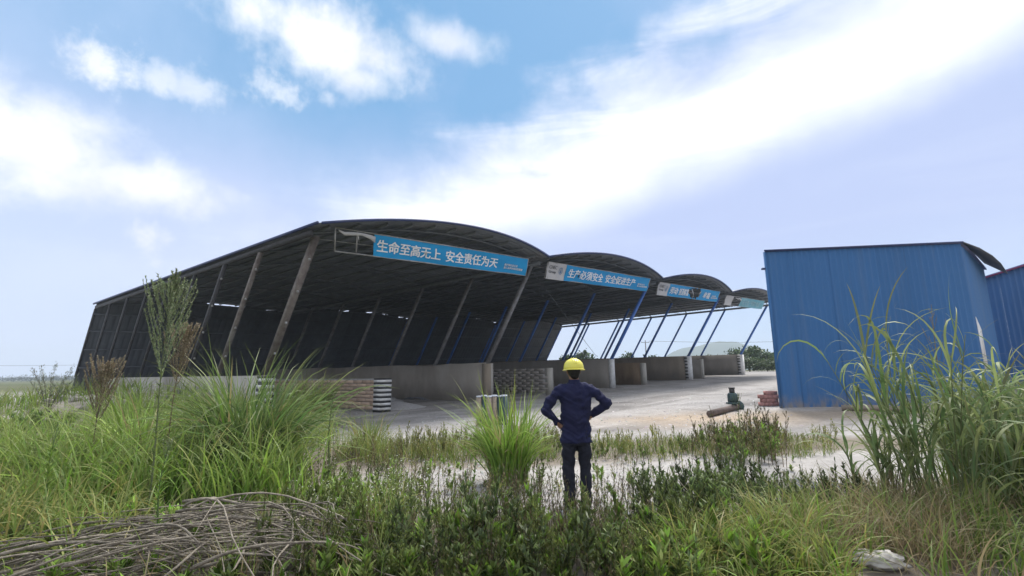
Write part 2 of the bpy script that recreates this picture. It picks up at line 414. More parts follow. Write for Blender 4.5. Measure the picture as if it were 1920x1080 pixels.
# ================================================================== terrain
UA = np.array([.7211, .6927]); VA = np.array([-.8104, .5858])
F0 = np.array([-9.1517, 17.2372])
def slope(x, y):
    s = (x - F0[0]) * UA[0] + (y - F0[1]) * UA[1]
    s = np.where(s > 0, s, 0) ; s = np.where(s < 6, s * s / 12, s - 3) + np.where(s < 6, 0, 0)
    return np.minimum(.028 * s, 1.05 + .35 * (1 - np.exp(-np.maximum(.028 * s - 1.05, 0) / .35)))
def mound(x, y):
    m = 1.05 * np.exp(-(((x + 14.8) / 4.2) ** 2 + ((y - 19.0) / 2.6) ** 2))
    m = m + .55 * np.exp(-(((x + 22) / 4.5) ** 2 + ((y - 20.5) / 3.0) ** 2))
    m = m + .16 * np.exp(-(((x - 2.2) / 3.6) ** 2 + ((y - 5.2) / 1.2) ** 2)) * .6
    return m
PUD = on_ground(1500, 915)
def pudd(x, y):
    d = np.sqrt(((x - PUD[0]) / 1.25) ** 2 + ((y - PUD[1]) / .85) ** 2) + (fbm(x, y, .9, 3) - .5) * .8
    return 1 - ss(d, .55, 1.15)
def gz(x, y):
    x = np.asarray(x, float); y = np.asarray(y, float)
    r = np.hypot(x, y)
    fade = 1 - ss(r, 22, 50)
    yard = ss(y + .25 * x, 10, 13)
    z = slope(x, y) + mound(x, y) + fade * (1 - .8 * yard) * ((fbm(x, y, .5, 3) - .5) * .16 + (fbm(x, y, 2.3, 3) - .5) * .06)
    return z - .075 * pudd(x, y)
def axis(a, b, step, far, g=1.13):
    m = list(np.arange(a, b + step / 2, step))
    s = step; lo = []; x = a
    while x > -far: s *= g; x -= s; lo.append(x)
    s = step; hi = []; x = b
    while x < far: s *= g; x += s; hi.append(x)
    return np.array(lo[::-1] + m + hi)
gx = axis(-14, 14, .16, 6000); gy = axis(2.5, 26, .16, 6000)
GX, GY = np.meshgrid(gx, gy); GZ = gz(GX, GY)
GZ = GZ - 8 * ss(np.hypot(GX, GY), 400, 6000)
# earth colours of the place
def ground_col(x, y):
    n1 = fbm(x, y, .35, 4); n2 = fbm(x + 50, y, 1.6, 4); n3 = fbm(x, y + 80, .9, 4)
    soil = np.array([.23, .20, .165]); gravel = np.array([.43, .41, .395]); yardc = np.array([.40, .385, .375]); tan = np.array([.42, .345, .27]); green = np.array([.12, .135, .055])
    def L(a, b, t): return a * (1 - t)[..., None] + b * t[..., None]
    c = np.broadcast_to(soil, x.shape + (3,)).copy()
    # pale gravel track that passes the man
    dtrack = np.abs((y - 7.6) - .10 * x + 1.2 * (n1 - .5)) + (n2 - .5) * 1.2
    c = L(c, gravel, (1 - ss(dtrack, .7, 1.7)) * ss(x, -3.4, -1.6))
    dg = np.hypot((x - .9) / 1.4, (y - 6.4) / 1.1) + (n2 - .5) * .8
    c = L(c, gravel, (1 - ss(dg, .7, 1.2)) * .9)
    yd = ss(y + .06 * x + (n1 - .5) * 2.2, 11.2, 12.6)
    c = L(c, L(yardc, gravel * .86, ss(n3, .35, .7)), yd)
    trk = fbm((x * .7 + y * .7) * .12, (y * .7 - x * .7) * 1.3, 1.0, 4); c = c * (1 - (.26 * ss(trk, .48, .66) + .18 * ss(fbm(x + 9, y * 1.6, .55, 4), .56, .68)) * yd)[..., None]
    t = np.exp(-((y - .05 * x - 14.6 - (n1 - .5) * 3) / 1.7) ** 2) * ss(x, .5, 5.5)
    c = L(c, tan, np.clip(t * 1.1, 0, 1))
    lf = 1 - ss(x + .10 * y + (n2 - .5) * 2.5, -5.0, -2.6)
    c = L(c, L(green, soil, ss(n3, .4, .6)), lf * (1 - ss(y, 16, 20)))
    rub = np.exp(-(((x + 15) / 4.2) ** 2 + ((y - 19) / 2.6) ** 2))
    c = L(c, np.array([.40, .36, .31]), np.clip(rub * 1.5, 0, 1) * ss(n2, .3, .6))
    far = ss(np.hypot(x, y), 55, 110)
    c = L(c, L(np.array([.085, .105, .045]), np.array([.13, .13, .075]), ss(n1, .4, .6)), far)
    c *= (.80 + .4 * n2)[..., None]
    return c
gc = ground_col(GX, GY)
ny, nx = GX.shape
idx = np.arange(nx * ny).reshape(ny, nx)
gf = np.stack([idx[:-1, :-1], idx[:-1, 1:], idx[1:, 1:], idx[1:, :-1]], -1).reshape(-1, 4)
gmat = mat('earth_and_gravel', (1, 1, 1), (.70, .69, .68), 9, 1.0, .45, spec=.02, bscale=55, attr=True, detail=7, lo=.3, hi=.7)
g = link('ground', qmesh('ground', np.stack([GX, GY, GZ], -1).reshape(-1, 3), gf, gc.reshape(-1, 3), True), gmat)
tag(g, kind='structure')

# puddle beside the reeds
m, t, b, o = newmat('puddle_water')
b.inputs['Base Color'].default_value = (.20, .19, .17, 1); b.inputs['Roughness'].default_value = .06; b.inputs['Specular IOR Level'].default_value = .6
PX, PY = np.meshgrid(np.linspace(-2.4, 2.4, 49), np.linspace(-1.6, 1.6, 33))
pv = np.stack([PX + PUD[0], PY + PUD[1], np.full(PX.shape, float(gz(PUD[0], PUD[1])) + .045)], -1)
pi_ = np.arange(PX.size).reshape(PX.shape)
pf = np.stack([pi_[:-1, :-1], pi_[:-1, 1:], pi_[1:, 1:], pi_[1:, :-1]], -1).reshape(-1, 4)
keep = pudd(pv[..., 0], pv[..., 1])[:-1, :-1].ravel() > .03
tag(link('puddle', qmesh('puddle', pv.reshape(-1, 3), pf[keep]), m), kind='structure')

# ================================================================== the leaning shed
FL = np.array([-9.1517, 17.2372, 1.7871]); U = np.array([.7211, .6927, .028]) * 10.8889
V = np.array([-.8104, .5858, -.0013]) * 22.44; LN = np.array([.483, -.3623, 1.0])
HF, HR = 4.55, 4.10
def SP(t, k, h): return FL + t * U + k * V + LN * h
def roof_h(t, k):
    i = np.floor(np.clip(t, 0, 3.9999)); a = t - i
    val_ = 4.70 + .27 * ss(t, 0, 1) - .10 * ss(t, 2.5, 4)
    rear = HR + .22
    rise = .66 * (1 - k) + .42 * k
    return val_ * (1 - k) + rear * k + rise * 4 * a * (1 - a)
shed = empty('open_shed', tuple(FL * [1, 1, 0]))
tag(shed, 'large dark open storage shed with four arched roof bays on forward-leaning posts', 'shed')
SO = np.array(shed.location)
def spart(name, v, f, m, parent=shed, smooth=False):
    return link(name, qmesh(name, np.asarray(v) - SO, f, smooth=smooth), m, parent)
# roof sheets, each a ribbed strip that spans one bay
NSH = 20
k0, k1 = -.035, 1.015
na = 17
for i in range(4):
    for j in range(NSH):
        ka = k0 + (k1 - k0) * j / NSH - .003; kb = k0 + (k1 - k0) * (j + 1) / NSH + .003
        ks = []; zs = []
        nr = 5
        for q in range(nr):
            for (d, z) in ((0, 0), (.35, 0), (.48, .035), (.80, .035), (.93, 0)): ks.append(ka + (kb - ka) * (q + d) / nr); zs.append(z)
        ks.append(kb); zs.append(0)
        ks = np.array(ks); zs = np.array(zs)
        ts = i + np.linspace(-.006, 1.006, na)
        T, KK = np.meshgrid(np.clip(ts, i, i + .99999), ks)
        TT, _ = np.meshgrid(ts, ks)
        h = roof_h(T, KK)
        P = FL + TT[..., None] * U + KK[..., None] * V + h[..., None] * LN
        P[..., 2] += zs[:, None] + .008 * (j % 2) + .006 * math.sin(j * 2.3 + i)
        n0, n1_ = P.shape[:2]; ii = np.arange(n0 * n1_).reshape(n0, n1_)
        ff = np.stack([ii[:-1, :-1], ii[:-1, 1:], ii[1:, 1:], ii[1:, :-1]], -1).reshape(-1, 4)
        spart('roof_sheet', P.reshape(-1, 3), ff, MT['roof'])
    # purlins run front to back under the sheets
    for q in range(11):
        a = (q + .5) / 11
        kk = np.linspace(-.02, 1.0, 9)
        pts = np.array([SP(i + a, k, float(roof_h(i + a, k)) - .07) for k in kk])
        s = np.array([.72, .69, 0]) * .035; up = np.array([0, 0, .055])
        rings = [np.array([p - s - up, p + s - up, p + s + up, p - s + up]) for p in pts]
        spart('purlin', *loft(rings), MT['purlin'])
    # arch trim along the front edge
    aa = np.linspace(0, 1, 25)
    rings = []
    for a in aa:
        p = SP(i + a, k0 - .003, float(roof_h(min(i + a, i + .99999), k0)) + .01)
        d = V / np.linalg.norm(V) * .025; up = np.array([0, 0, .045])
        rings.append(np.array([p - d - up, p + d - up, p + d + up, p - d + up]))
    spart('edge_trim', *loft(rings), MT['trim'])
# trim on the left roof edge
rings = []
for k in np.linspace(k0, k1, 12):
    p = SP(-.008, k, float(roof_h(0, k)) + .02); d = U / np.linalg.norm(U) * .03; up = np.array([0, 0, .045])
    rings.append(np.array([p - d - up, p + d - up, p + d + up, p - d + up]))
spart('edge_trim', *loft(rings), MT['trim'])
# valley beams along every post row, and arch ribs across
for t in range(5):
    rings = []
    for k in np.linspace(-.02, 1.0, 5):
        h = float(roof_h(t, k)) - .22
        p = SP(t, k, h); d = U / np.linalg.norm(U) * .05; up = np.array([0, 0, .09])
        rings.append(np.array([p - d - up, p + d - up, p + d + up, p - d + up]))
    spart('valley_beam', *loft(rings), MT['darkpost'] if t == 0 else MT['purlin'])
for k in np.arange(0, 7) / 6:
    for i in range(4):
        pts = np.array([SP(i + a, k, float(roof_h(min(i + a, i + .9999), k)) - .17) for a in np.linspace(.01, .99, 13)])
        spart('arch_rib', *tube_arr(pts, .04, 6), MT['purlin'])
        if k < .9:
            spart('tie_rod', *tube_arr(np.array([SP(i + .01, k, float(roof_h(i + .01, k)) - .30), SP(i + .99, k, float(roof_h(i + .99, k)) - .30)]), .016, 5), MT['steel'] if k == 0 else MT['purlin'])
# posts
def post(t, k, m, w, zlow=None):
    top = float(roof_h(t, k)) - .30
    lowh = 0.0
    a = SP(t, k, lowh - .05); b_ = SP(t, k, top)
    d1 = U / np.linalg.norm(U) * w / 2; d2 = V / np.linalg.norm(V) * w / 2 * 1.2
    P = [a - d1 - d2, a + d1 - d2, a + d1 + d2, a - d1 + d2, b_ - d1 - d2, b_ + d1 - d2, b_ + d1 + d2, b_ - d1 + d2]
    o = spart('post', *hexa(P), m)
    # pale bolted cleats up the post
    if t < .5 and k < .45:
        for hh in np.arange(.6, top - .4, 1.05):
            c = SP(t, k, hh) + d2 * -1.15 - SO
            link('cleat', qmesh('cleat', *box_arr(c[0], c[1], c[2], .06, .06, .08)), MT['steel'], o)
    return o
for q in range(9): post(.0 if q else .035, q / 8, MT['rust'] if q < 2 else MT['darkpost'], .19 if q == 0 else (.13 if q < 3 else .10))
for t in range(1, 5):
    for q in range(7): post(t, q / 6, MT['greypost'] if t < 2 else MT['bluepost'], .15 if q == 0 else .13)  # light put into the colour: grey for the shaded row, blue for skylit ones
# rear wall: ribbed sheets that follow the lean, ragged daylight gap under the roof
gaps = [(.52, .74, .17), (.86, .93, .10), (1.03, 1.10, .12), (1.38, 1.46, .12), (1.60, 1.69, .15), (1.74, 1.80, .13), (1.90, 1.99, .15), (2.72, 2.80, .08), (2.93, 2.99, .12)]
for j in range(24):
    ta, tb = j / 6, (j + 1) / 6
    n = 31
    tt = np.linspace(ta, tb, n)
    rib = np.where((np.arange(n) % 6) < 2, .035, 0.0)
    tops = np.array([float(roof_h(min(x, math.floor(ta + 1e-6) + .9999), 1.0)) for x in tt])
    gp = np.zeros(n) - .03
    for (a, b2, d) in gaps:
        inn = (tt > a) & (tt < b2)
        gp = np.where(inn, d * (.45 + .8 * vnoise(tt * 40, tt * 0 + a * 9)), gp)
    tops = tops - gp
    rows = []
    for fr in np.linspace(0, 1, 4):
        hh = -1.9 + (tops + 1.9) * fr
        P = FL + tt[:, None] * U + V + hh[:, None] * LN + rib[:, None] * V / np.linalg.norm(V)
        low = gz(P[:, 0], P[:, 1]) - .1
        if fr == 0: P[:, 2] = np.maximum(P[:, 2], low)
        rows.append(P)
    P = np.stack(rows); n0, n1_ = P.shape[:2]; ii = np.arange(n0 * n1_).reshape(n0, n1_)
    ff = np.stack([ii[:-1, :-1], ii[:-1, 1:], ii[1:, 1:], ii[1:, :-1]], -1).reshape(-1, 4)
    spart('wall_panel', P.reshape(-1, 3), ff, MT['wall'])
for hh in (.5, 1.6, 2.7, 3.7):
    a, b_ = SP(0, .994, hh), SP(4, .994, hh)
    spart('girt', *tube_arr(np.array([a, b_]), .045, 4), MT['wall'])
# bracing wire in the second bay
spart('brace_wire', *tube_arr(np.array([SP(1.03, .0, 4.4), at_depth(1118, 668, 45)]), .018, 4), MT['purlin'])

# ------------------------------------------------------------------ banners on the shed front
e1 = U / np.linalg.norm(U)
e2 = LN / np.linalg.norm(LN)
e3 = np.cross(e1, e2)                         # towards the yard
if e3[1] > 0: e3 = -e3
UL = np.linalg.norm(U); LL = np.linalg.norm(LN)
def BP(t, h, off=0.0):
    t = np.asarray(t, float); h = np.asarray(h, float)
    t = t - .034 * (h - 4.45)
    w = .035 * np.sin(t * 21) * np.sin(t * 7 + 1) + .02 * np.sin(h * 9 + t * 13)
    return FL + t[..., None] * U + h[..., None] * LN - .022 * V + (w + off)[..., None] * e3
def sheet(name, t0, t1, h0, h1, m, parent, org, hole=None, nt_=60, nh=10):
    T, Hh = np.meshgrid(np.linspace(t0, t1, nt_), np.linspace(h0, h1, nh))
    sl = .10 * (T - math.floor(t0))                     # the banners climb slightly along the bay
    P = BP(T, Hh + sl)
    Q = BP(T, Hh + sl, -.012)
    ii = np.arange(T.size).reshape(T.shape)
    ff = np.stack([ii[:-1, :-1], ii[:-1, 1:], ii[1:, 1:], ii[1:, :-1]], -1).reshape(-1, 4)
    if hole is not None:
        cx = (T[:-1, :-1] + T[1:, 1:]).ravel() / 2; cy = (Hh[:-1, :-1] + Hh[1:, 1:]).ravel() / 2
        ff = ff[~hole(cx, cy)]
    fb = ff[:, ::-1] + T.size
    return link(name, qmesh(name, np.concatenate([P.reshape(-1, 3), Q.reshape(-1, 3)]) - org, np.concatenate([ff, fb])), m, parent)
def letters(name, text, tc_, hc, height, width, m, parent, org, bold=.022, i0=0, off=.014):
    cu = bpy.data.curves.new('text', 'FONT'); cu.body = text; cu.size = 1; cu.offset = 0; cu.resolution_u = 2
    cu.space_line = 1.15
    ob = bpy.data.objects.new('text', cu); COL.objects.link(ob)
    bpy.context.view_layer.update()
    me = bpy.data.meshes.new_from_object(ob.evaluated_get(bpy.context.evaluated_depsgraph_get()))
    bpy.data.objects.remove(ob); bpy.data.curves.remove(cu)
    co = np.zeros(len(me.vertices) * 3, np.float32); me.vertices.foreach_get('co', co); co = co.reshape(-1, 3)
    mn, mxx = co.min(0), co.max(0); c = (mn + mxx) / 2; sz = mxx - mn
    x = (co[:, 0] - c[0]) / sz[0] * width; y = (co[:, 1] - c[1]) / sz[1] * height
    T = tc_ + x; Hh = hc + y
    P = BP(T, Hh + .10 * (T - i0), off) - org
    tri = []
    for p_ in me.polygons:
        q_ = list(p_.vertices)
        for z_ in range(1, len(q_) - 1): tri.append((q_[0], q_[z_], q_[z_ + 1]))
    tri = np.array(tri); bpy.data.meshes.remove(me)
    em = width / max(sz[0], 1e-6) * bold
    Vs = [P + e1 * UL * em * k_ + e2 * LL * (height / sz[1]) * bold * .7 * j_ + e3 * .0015 * (k_ + 2 * j_) for k_ in (-1, 0, 1) for j_ in (-1, 1)]
    Fs = [tri + len(P) * i_ for i_ in range(6)]
    return link(name, qmesh(name, np.concatenate(Vs), np.concatenate(Fs)), m, parent)
def frame(t0, t1, h0, h1, parent, org, i0, ups=()):
    sl = lambda t: .10 * (t - i0)
    def seg(a, b_): 
        link('frame_bar', qmesh('frame_bar', *[x if k else x - org for k, x in enumerate(tube_arr(np.array([BP(np.array(a[0]), np.array(a[1] + sl(a[0])), -.04), BP(np.array(b_[0]), np.array(b_[1] + sl(b_[0])), -.04)]), .028, 5))]), MT['steel'], parent)
    seg((t0, h0), (t1, h0)); seg((t0, h1), (t1, h1))
    for t in (t0, t1) + tuple(ups): seg((t, h0), (t, h1))
def tatter(name, pts, w, m, parent, org):
    """a hanging strip of torn cloth along (t,h) points with thickness"""
    T = np.array([p[0] for p in pts]); Hh = np.array([p[1] for p in pts]); w = np.array(w)
    A = BP(T, Hh + w, .03); B = BP(T, Hh - w, .05); n = len(pts)
    A2 = A - .01 * e3; B2 = B - .01 * e3
    rings = [np.array([A[i], B[i], B2[i], A2[i]]) for i in range(n)]
    return link(name, qmesh(name, *[x if k else x - org for k, x in enumerate(loft(rings))]), m, parent)
def banner_root(i, label):
    b0 = empty('banner', tuple(SP(i + .5, -.022, 4.2))); tag(b0, label, 'banner', 'blue slogan banners along the shed front')
    return b0, np.array(b0.location)
HB0, HB1 = 4.10, 4.80
# first bay: torn at its left
b1, o1 = banner_root(0, 'blue banner with the largest white characters, torn away from its frame at the left')
frame(.072, .935, 4.02, 4.74, b1, o1, 0, (.145,))
sheet('sheet', .205, .93, 4.03, 4.73, MT['banner'], b1, o1)
letters('lettering', '生命至高无上', .345, 4.385, .40, .255, MT['letter'], b1, o1)
letters('lettering', '安全责任为天', .628, 4.385, .40, .262, MT['letter'], b1, o1)
letters('small_lettering', '新沪项目总公司\n施工总承包项目经理部', .852, 4.31, .22, .105, MT['letter'], b1, o1, bold=.01)
tatter('torn_cloth', [(.08, 4.70), (.10, 4.62), (.13, 4.66), (.16, 4.69), (.19, 4.64), (.208, 4.58)], [.02, .05, .05, .04, .07, .10], MT['cloth'], b1, o1)
tatter('torn_cloth', [(.143, 4.66), (.149, 4.55), (.152, 4.42)], [.05, .05, .02], MT['cloth'], b1, o1)
def logo(i, b0, o0, t0, t1, h0, h1):
    sheet('logo_panel', t0, t1, h0, h1, MT['cloth'], b0, o0, nt_=10)
    if i < 3:
        w = t1 - t0
        letters('logo_lettering', 'CHEC', t0 + w * .30, h0 + (h1 - h0) * .72, .16, w * .42, MT['ink'], b0, o0, i0=i, bold=.0)
        letters('logo_lettering', 'Group', t0 + w * .30, h0 + (h1 - h0) * .42, .15, w * .40, MT['ink'], b0, o0, i0=i, bold=.02)
        # round emblem with a tower in it
        T0, H0_ = t0 + w * .74, h0 + (h1 - h0) * .56
        mbv = []; mbf = []
        n = 20; a = np.linspace(0, 2 * math.pi, n, endpoint=False)
        for rr in (.135, .165): mbv.append(BP(T0 + rr * np.cos(a) * .75 / UL * 1.1, H0_ + rr * np.sin(a) / 1.0 + .10 * (T0 - i), .016))
        Vv = np.concatenate(mbv); Fv = np.array([(j, (j + 1) % n, n + (j + 1) % n, n + j) for j in range(n)])
        tw = np.array([[-.05, -.10], [.05, -.10], [.035, .03], [-.035, .03], [-.02, .03], [.02, .03], [.008, .12], [-.008, .12]])
        Vt = BP(T0 + tw[:, 0] / UL, H0_ + tw[:, 1] + .10 * (T0 - i), .018)
        Vv = np.concatenate([Vv, Vt]); Fv = np.concatenate([Fv, np.array([[0, 1, 2, 3], [4, 5, 6, 7]]) + 2 * n])
        link('emblem', qmesh('emblem', Vv - o0, Fv), MT['inkblue'], b0)
b2, o2 = banner_root(1, 'blue banner with white logo panel on the second arch from the left')
frame(1.06, 1.94, 4.12, 4.86, b2, o2, 1)
logo(1, b2, o2, 1.065, 1.19, 4.11, 4.87)
sheet('sheet', 1.192, 1.935, 4.12, 4.86, MT['banner'], b2, o2)
letters('lettering', '生产必须安全', 1.352, 4.50, .42, .275, MT['letter'], b2, o2, i0=1)
letters('lettering', '安全促进生产', 1.655, 4.50, .42, .275, MT['letter'], b2, o2, i0=1)
letters('small_lettering', '新沪项目总公司\n施工总承包项目经理部', 1.868, 4.42, .20, .10, MT['letter'], b2, o2, bold=.01, i0=1)
tatter('torn_hole_flap', [(1.292, 4.62), (1.296, 4.50), (1.290, 4.40)], [.03, .05, .03], MT['black'], b2, o2)
b3, o3 = banner_root(2, 'blue banner with a big torn hole in its middle, third arch from the left')
frame(2.05, 2.90, 4.10, 4.84, b3, o3, 2)
logo(2, b3, o3, 2.055, 2.18, 4.09, 4.85)
def hole3(x, y): return ((x - 2.53) / .085) ** 2 + ((y - 4.49) / .36) ** 2 + .9 * (vnoise(x * 60, y * 9) - .5) < 1
sheet('sheet', 2.182, 2.895, 4.10, 4.84, MT['banner'], b3, o3, hole=hole3, nt_=90, nh=16)
letters('lettering', '劳动', 2.245, 4.48, .42, .085, MT['letter'], b3, o3, i0=2)
letters('lettering', '创造财富', 2.372, 4.48, .42, .135, MT['letter'], b3, o3, i0=2)
letters('lettering', '幸福', 2.70, 4.46, .42, .085, MT['letter'], b3, o3, i0=2)
letters('small_lettering', '新沪项目总公司\n施工总承包项目经理部', 2.82, 4.42, .22, .10, MT['letter'], b3, o3, bold=.01, i0=2)
tatter('torn_cloth', [(2.47, 4.75), (2.50, 4.55), (2.515, 4.40), (2.50, 4.25)], [.05, .06, .05, .02], MT['cloth'], b3, o3)
tatter('torn_cloth', [(2.60, 4.72), (2.585, 4.5), (2.595, 4.3)], [.04, .09, .05], MT['cloth'], b3, o3)
b4, o4 = banner_root(3, 'faded pale teal banner with a gap beside its logo panel, farthest arch')
frame(3.02, 3.80, 4.06, 4.76, b4, o4, 3)
logo(3, b4, o4, 3.025, 3.15, 4.06, 4.77)
sheet('sheet', 3.30, 3.795, 4.06, 4.76, MT['banner2'], b4, o4)
letters('lettering', '安全第一预防为主', 3.52, 4.42, .36, .36, MT['letter2'], b4, o4, i0=3)
tatter('torn_cloth', [(3.17, 4.72), (3.22, 4.66), (3.26, 4.70), (3.30, 4.60)], [.03, .05, .04, .10], MT['cloth'], b4, o4)

# ------------------------------------------------------------------ storage-bin walls
vd = V / np.linalg.norm(V); ud = np.array([UA[0], UA[1], 0.0])
def divider(t, hgt, m, label, pillar, kend=1.0, bricks=None, thick=.26, kstart=0.0, rough_top=0.0, pw=.42):
    base = FL + t * U; base = np.array([base[0], base[1], base[2] - 1.7871])
    root = empty('bin_wall', tuple(base)); tag(root, label, 'wall', 'storage bin walls under the shed')
    Lw = 22.44 * (kend - kstart)
    n = 28
    s = np.linspace(.02 if pillar else 0, Lw, n)
    top = hgt + rough_top * (fbm(s, s * 0 + t * 7, .8, 3) - .45) + (0 if not rough_top else .02 * np.sin(s))
    rings = []
    for i in range(n):
        p = vd * s[i]; z0 = float(gz(base[0] + p[0], base[1] + p[1])) - base[2] - .25
        a = p - ud * thick / 2; c = p + ud * thick / 2
        rings.append(np.array([[a[0], a[1], z0], [c[0], c[1], z0], [c[0], c[1], top[i]], [a[0], a[1], top[i]]]))
    if bricks:
        lo = [r.copy() for r in rings]
        core = [np.array([r[0] + ud * .006, r[1] - ud * .006, r[2] - ud * .006 - [0, 0, .03], r[3] + ud * .006 - [0, 0, .03]]) for r in rings]
        link('core', qmesh('core', *loft(core)), MT['mortar'], root)
        bl, bh, g_ = .60, .155, .018
        bm = qmesh('brick', *hexa([(x * (bl - g_) / 2 * 1, y, z) for z in (0, bh - g_) for (x, y) in ((-1, -.055), (1, -.055), (1, .055), (-1, .055))]))
        bm.materials.append(MT[bricks])
        rows = int(hgt / bh)
        ang = math.atan2(vd[1], vd[0])
        visible = 15.0
        for r_ in range(rows):
            q = 0
            s0 = (.31 if r_ % 2 else .62)
            while s0 + q * bl < visible:
                p = vd * (s0 + q * bl) - ud * (thick / 2 + .012 - .05)
                # the face turned to the yard
                side = -1 if True else 1
                bo = link('brick', bm, None, root)
                bo.location = (p[0] + random.uniform(-.004, .004), p[1] + random.uniform(-.004, .004), r_ * bh + random.uniform(-.004, .004) + .01)
                bo.rotation_euler = (0, 0, ang + random.uniform(-.008, .008))
                q += 1
    else:
        link('wall_body', qmesh('wall_body', *loft(rings)), m, root)
    if pillar:
        w = pw
        mb = MB(); 
        def bx(name, z0, z1, mm, ex=0.0, par=root):
            a = ud * (w / 2 + ex); d = vd * (w / 2 + ex)
            P = [(-a - d) , (a - d), (a + d), (-a + d)]
            P = [(q[0], q[1], z0) for q in P] + [(q[0], q[1], z1) for q in P]
            return link(name, qmesh(name, *hexa(P)), mm, par)
        if pillar == 'stripe':
            pl = bx('pillar', -.2, hgt - .02, MT['black'])
            n = 7; st = hgt / n
            for q in range(n): bx('white_stripe', q * st + .01, q * st + st * .56, MT['white'], .006, pl)
        elif pillar == 'stripe_edge':
            pl = bx('pillar', -.2, hgt - .02, MT['white'])
            n = 7; st = hgt / n
            for q in range(n):
                a = ud * (w / 2 + .006); d = vd * (w / 2 + .006)
                P0 = [(-a - d * .1), (-a * .98 - d * .1), (-a * .98 + d), (-a + d)]
                P = [(x[0], x[1], q * st + .05) for x in P0] + [(x[0], x[1], q * st + st * .6) for x in P0]
                link('black_stripe', qmesh('black_stripe', *hexa(P)), MT['black'], pl)
        elif pillar == 'plain':
            pl = bx('pillar', -.2, hgt, MT['plaster'])
        elif pillar == 'white':
            pl = bx('pillar', -.2, hgt, MT['white'])
        elif pillar == 'stain':
            pl = bx('pillar', -.2, hgt, MT['tan'])
            a = ud * (w / 2); d = vd * (w / 2)
            q0 = [(a * .2 - d * 1.03), (a * 1.03 - d * 1.03), (a * 1.03 - d * .6), (a * .2 - d * .6)]
            link('pale_corner', qmesh('pale_corner', *hexa([(x[0], x[1], -.1) for x in q0] + [(x[0], x[1], hgt + .004) for x in q0])), MT['plaster'], pl)
    return root
divider(.035, 1.62, MT['plaster'], 'pale plastered bin wall nearest the tall grass at left, striped end pillar', 'stripe', kend=.8)
divider(.46, 1.33, None, 'reddish block bin wall ending in a black and white striped pillar', 'stripe', bricks='brick', pw=.48)
divider(1.0, 1.78, MT['render'], 'wide grey rendered bin wall with uneven top behind the upright pipes', 'stain', rough_top=.16, pw=.36)
divider(1.43, 1.42, None, 'low dusty grey block bin wall with dark aggregate heaped against it', 'plain', bricks='brick2', pw=.30)
divider(2.0, 1.80, MT['render2'], 'plain grey bin wall just behind the yellow helmet, white end pillar', 'white', pw=.28)
divider(2.36, 1.45, MT['brown'], 'low rust-brown bin wall with a crumbling pale end', 'plain', rough_top=.10, pw=.30)
divider(3.0, 1.85, MT['tan'], 'tan stained bin wall ending in a white pillar with black dashes', 'stripe_edge', pw=.40)
divider(3.22, 1.55, MT['render2'], 'broken stub of bin wall with jagged white end, second farthest', 'plain', kend=.08, rough_top=.5, pw=.22)
divider(4.0, 1.85, MT['render2'], 'farthest grey bin wall, striped end pillar beside the green trees', 'stripe_edge', pw=.44)

# ------------------------------------------------------------------ aggregate heaps
def heap(name, t, k, rx, ry, h, m, label, tilt=0.0):
    c = FL + t * U + k * V; z = float(gz(c[0], c[1]))
    X, Y = np.meshgrid(np.linspace(-1, 1, 40), np.linspace(-1, 1, 40))
    rr = np.hypot(X, Y)
    Z = h * np.clip(1 - rr ** 1.15 + .16 * (fbm(X * 3 + t, Y * 3, 1.5, 4) - .5), -.12, 2)
    P = X[..., None] * rx * np.array([UA[0], UA[1], 0]) + Y[..., None] * ry * np.array([VA[0], VA[1], 0])
    P[..., 2] = Z - .03
    ii = np.arange(X.size).reshape(X.shape)
    ff = np.stack([ii[:-1, :-1], ii[:-1, 1:], ii[1:, 1:], ii[1:, :-1]], -1).reshape(-1, 4)
    o = link(name, qmesh(name, P.reshape(-1, 3), ff, smooth=True), m); o.location = (c[0], c[1], z)
    return tag(o, label, 'heap', 'aggregate heaps in the bins')
heap('gravel_heap', 1.17, .22, 2.1, 3.4, 1.35, MT['agg'], 'dark grey gravel heap behind the upright pipes, against the low block wall')
heap('sand_heap', .60, .05, 1.5, 1.3, .34, MT['sand'], 'low pale sand spill at the foot of the black and white striped pillar')
heap('sand_heap', .74, .28, 2.2, 3.0, .85, MT['sand'], 'grey sand bank piled against the wide grey rendered wall')
heap('sand_heap', 2.48, .12, 1.0, 1.2, .30, MT['tan'], 'small tan spill at the foot of the rust-brown wall')

# ================================================================== blue clad building
def clad_face(name, A, B, zlo, zhiA, zhiB, m, parent, org, pitch=.20, depth=.022, seams=1.0, nrm=None):
    A = np.array(A, float); B = np.array(B, float); d = B - A; Ln = np.linalg.norm(d); d /= Ln
    n = np.array([d[1], -d[0]]) if nrm is None else np.array(nrm)
    npan = max(1, int(round(Ln / seams)))
    for j in range(npan):
        s0, s1 = Ln * j / npan, Ln * (j + 1) / npan
        ss_, dd = [], []
        nr = max(1, int(round((s1 - s0) / pitch))); pp = (s1 - s0) / nr
        for q in range(nr):
            for (f_, z) in ((0, 0), (.45, 0), (.58, 1), (.80, 1), (.93, 0)): ss_.append(s0 + (q + f_) * pp); dd.append(z)
        ss_.append(s1 - .002); dd.append(0)
        ss_ = np.array(ss_); dd = np.array(dd) * depth + (j % 2) * .003
        x = A[0] + d[0] * ss_ + n[0] * dd; y = A[1] + d[1] * ss_ + n[1] * dd
        zt = zhiA + (zhiB - zhiA) * ss_ / Ln
        P = np.concatenate([np.stack([x, y, np.full_like(x, zlo)], -1), np.stack([x, y, zt], -1)])
        k = len(x); ff = np.array([(i, i + 1, k + i + 1, k + i) for i in range(k - 1)])
        link(name, qmesh(name, P - org, ff), m, parent)
kf = .777
BA = np.array([11.9464, 22.0048]) * kf; BB = np.array([20.207, 20.9341]) * kf
